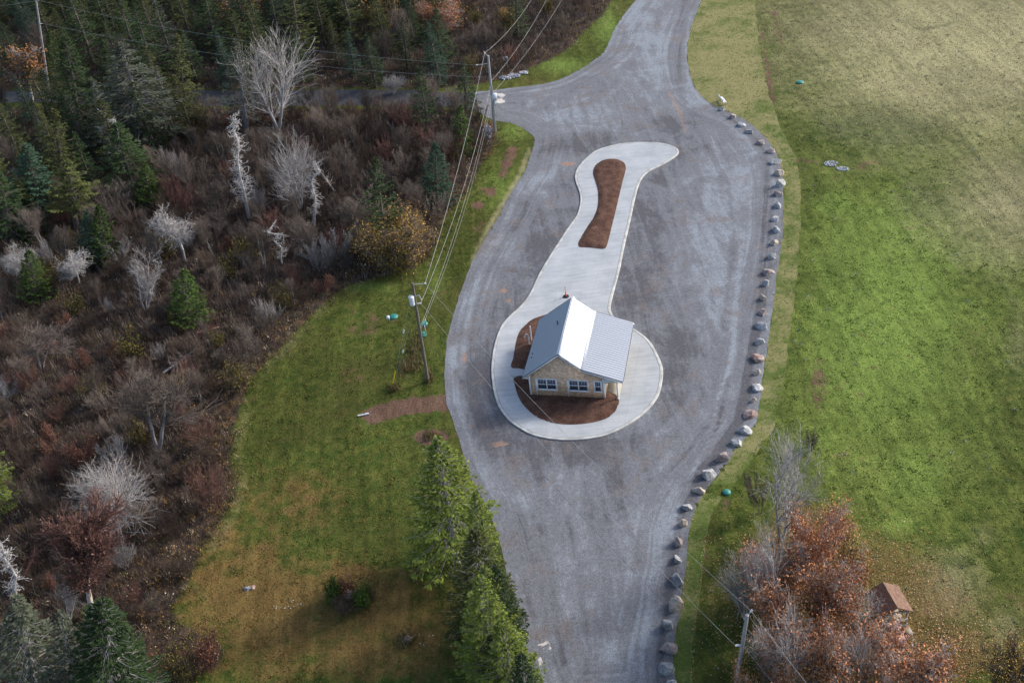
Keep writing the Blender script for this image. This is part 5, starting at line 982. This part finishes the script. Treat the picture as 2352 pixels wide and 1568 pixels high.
# taller dry fringe grass along wood edge, pole foot and guy anchor
Ef=smooth(gp(FOREST_PX[13:45]),.22,False); R=np.random.default_rng(12); Xe=Ef[:,0]+R.normal(0,1.0,len(Ef)); Ye=Ef[:,1]+R.normal(0,1.0,len(Ef)); 
extra=[(905,893,8,6,60),(955,812,16,40,150),(985,868,8,12,50),(930,845,12,16,60),(805,1370,50,26,160),(935,1470,16,14,60),(988,1000,18,8,40),(1430-1008,0,0,0,0)]
xs_=[];ys_=[]
for x,y,rx,ry,n in extra:
    for _ in range(n): P=g(x+R.normal(0,rx*.6),y+R.normal(0,ry*.6)); xs_.append(P[0]); ys_.append(P[1])
Xe=np.concatenate([Xe,xs_]);Ye=np.concatenate([Ye,ys_]); ce=np.array([[.20,.165,.075],[.15,.10,.045],[.10,.10,.03],[.30,.25,.15]])[R.integers(0,4,len(Xe))]
Pq,Cq=blades(Xe,Ye,9,.2,.7,.022,ce,7,.15,.7); tag(add('dry_grass',Geo().tris(Pq,Cq),MVC),'taller straw-coloured grass fringing brush and pole','dry grass',kind='stuff')
# weeds with pale heads scattered on the field
R=np.random.default_rng(14); Xw,Yw=fieldpts(CRt,.035,35); cw=np.tile([[.42,.44,.38]],(len(Xw),1)); Pq,Cq=blades(Xw,Yw,6,.08,.3,.05,cw,8,.09,.9); tag(add('field_weeds',Geo().tris(Pq,Cq),MVC),'pale weed heads dotted over the green field','weeds',kind='stuff')
# fallen leaves
n=26000; Lp=[]
R=np.random.default_rng(15); pxs=R.uniform(1560,2352,n*3); pys=R.uniform(1050,1640,n*3); pr=np.maximum(ell(pxs,pys,[(1930,1400,250,210,1),(2120,1500,200,120,1),(1700,1380,90,200,.4)],1.1),0); pr=np.maximum(pr,line(pxs,pys,[([(1622,1230),(1612,1300),(1602,1380),(1592,1450),(1588,1560)],4,1),([(1590,1190),(1580,1260),(1574,1340),(1556,1440)],3,.5)])); k=R.uniform(0,1,len(pxs))<pr*.42; P=np.array([g(a_,b_) for a_,b_ in zip(pxs[k],pys[k])]); n=len(P); P[:,2]=R.uniform(.03,.16,n)
a=R.normal(0,1,(n,3))*[1,1,.35]; a/=np.linalg.norm(a,axis=1,keepdims=True); b=np.cross(a,np.array([0,0,1.])+R.normal(0,.35,(n,3))); b/=np.linalg.norm(b,axis=1,keepdims=True); s_=R.uniform(.03,.065,(n,1)); C=np.array([[.38,.19,.09],[.45,.28,.15],[.28,.13,.06],[.52,.40,.27]])[R.integers(0,4,n)]; C=np.concatenate([C,np.ones((n,1))],1)
tag(add('fallen_leaves',Geo().quads(np.stack([P-a*s_,P-b*s_*.7,P+a*s_,P+b*s_*.7],1),C),MVC),'orange-brown fallen leaves strewn over grass around the grove','fallen leaves',kind='stuff')
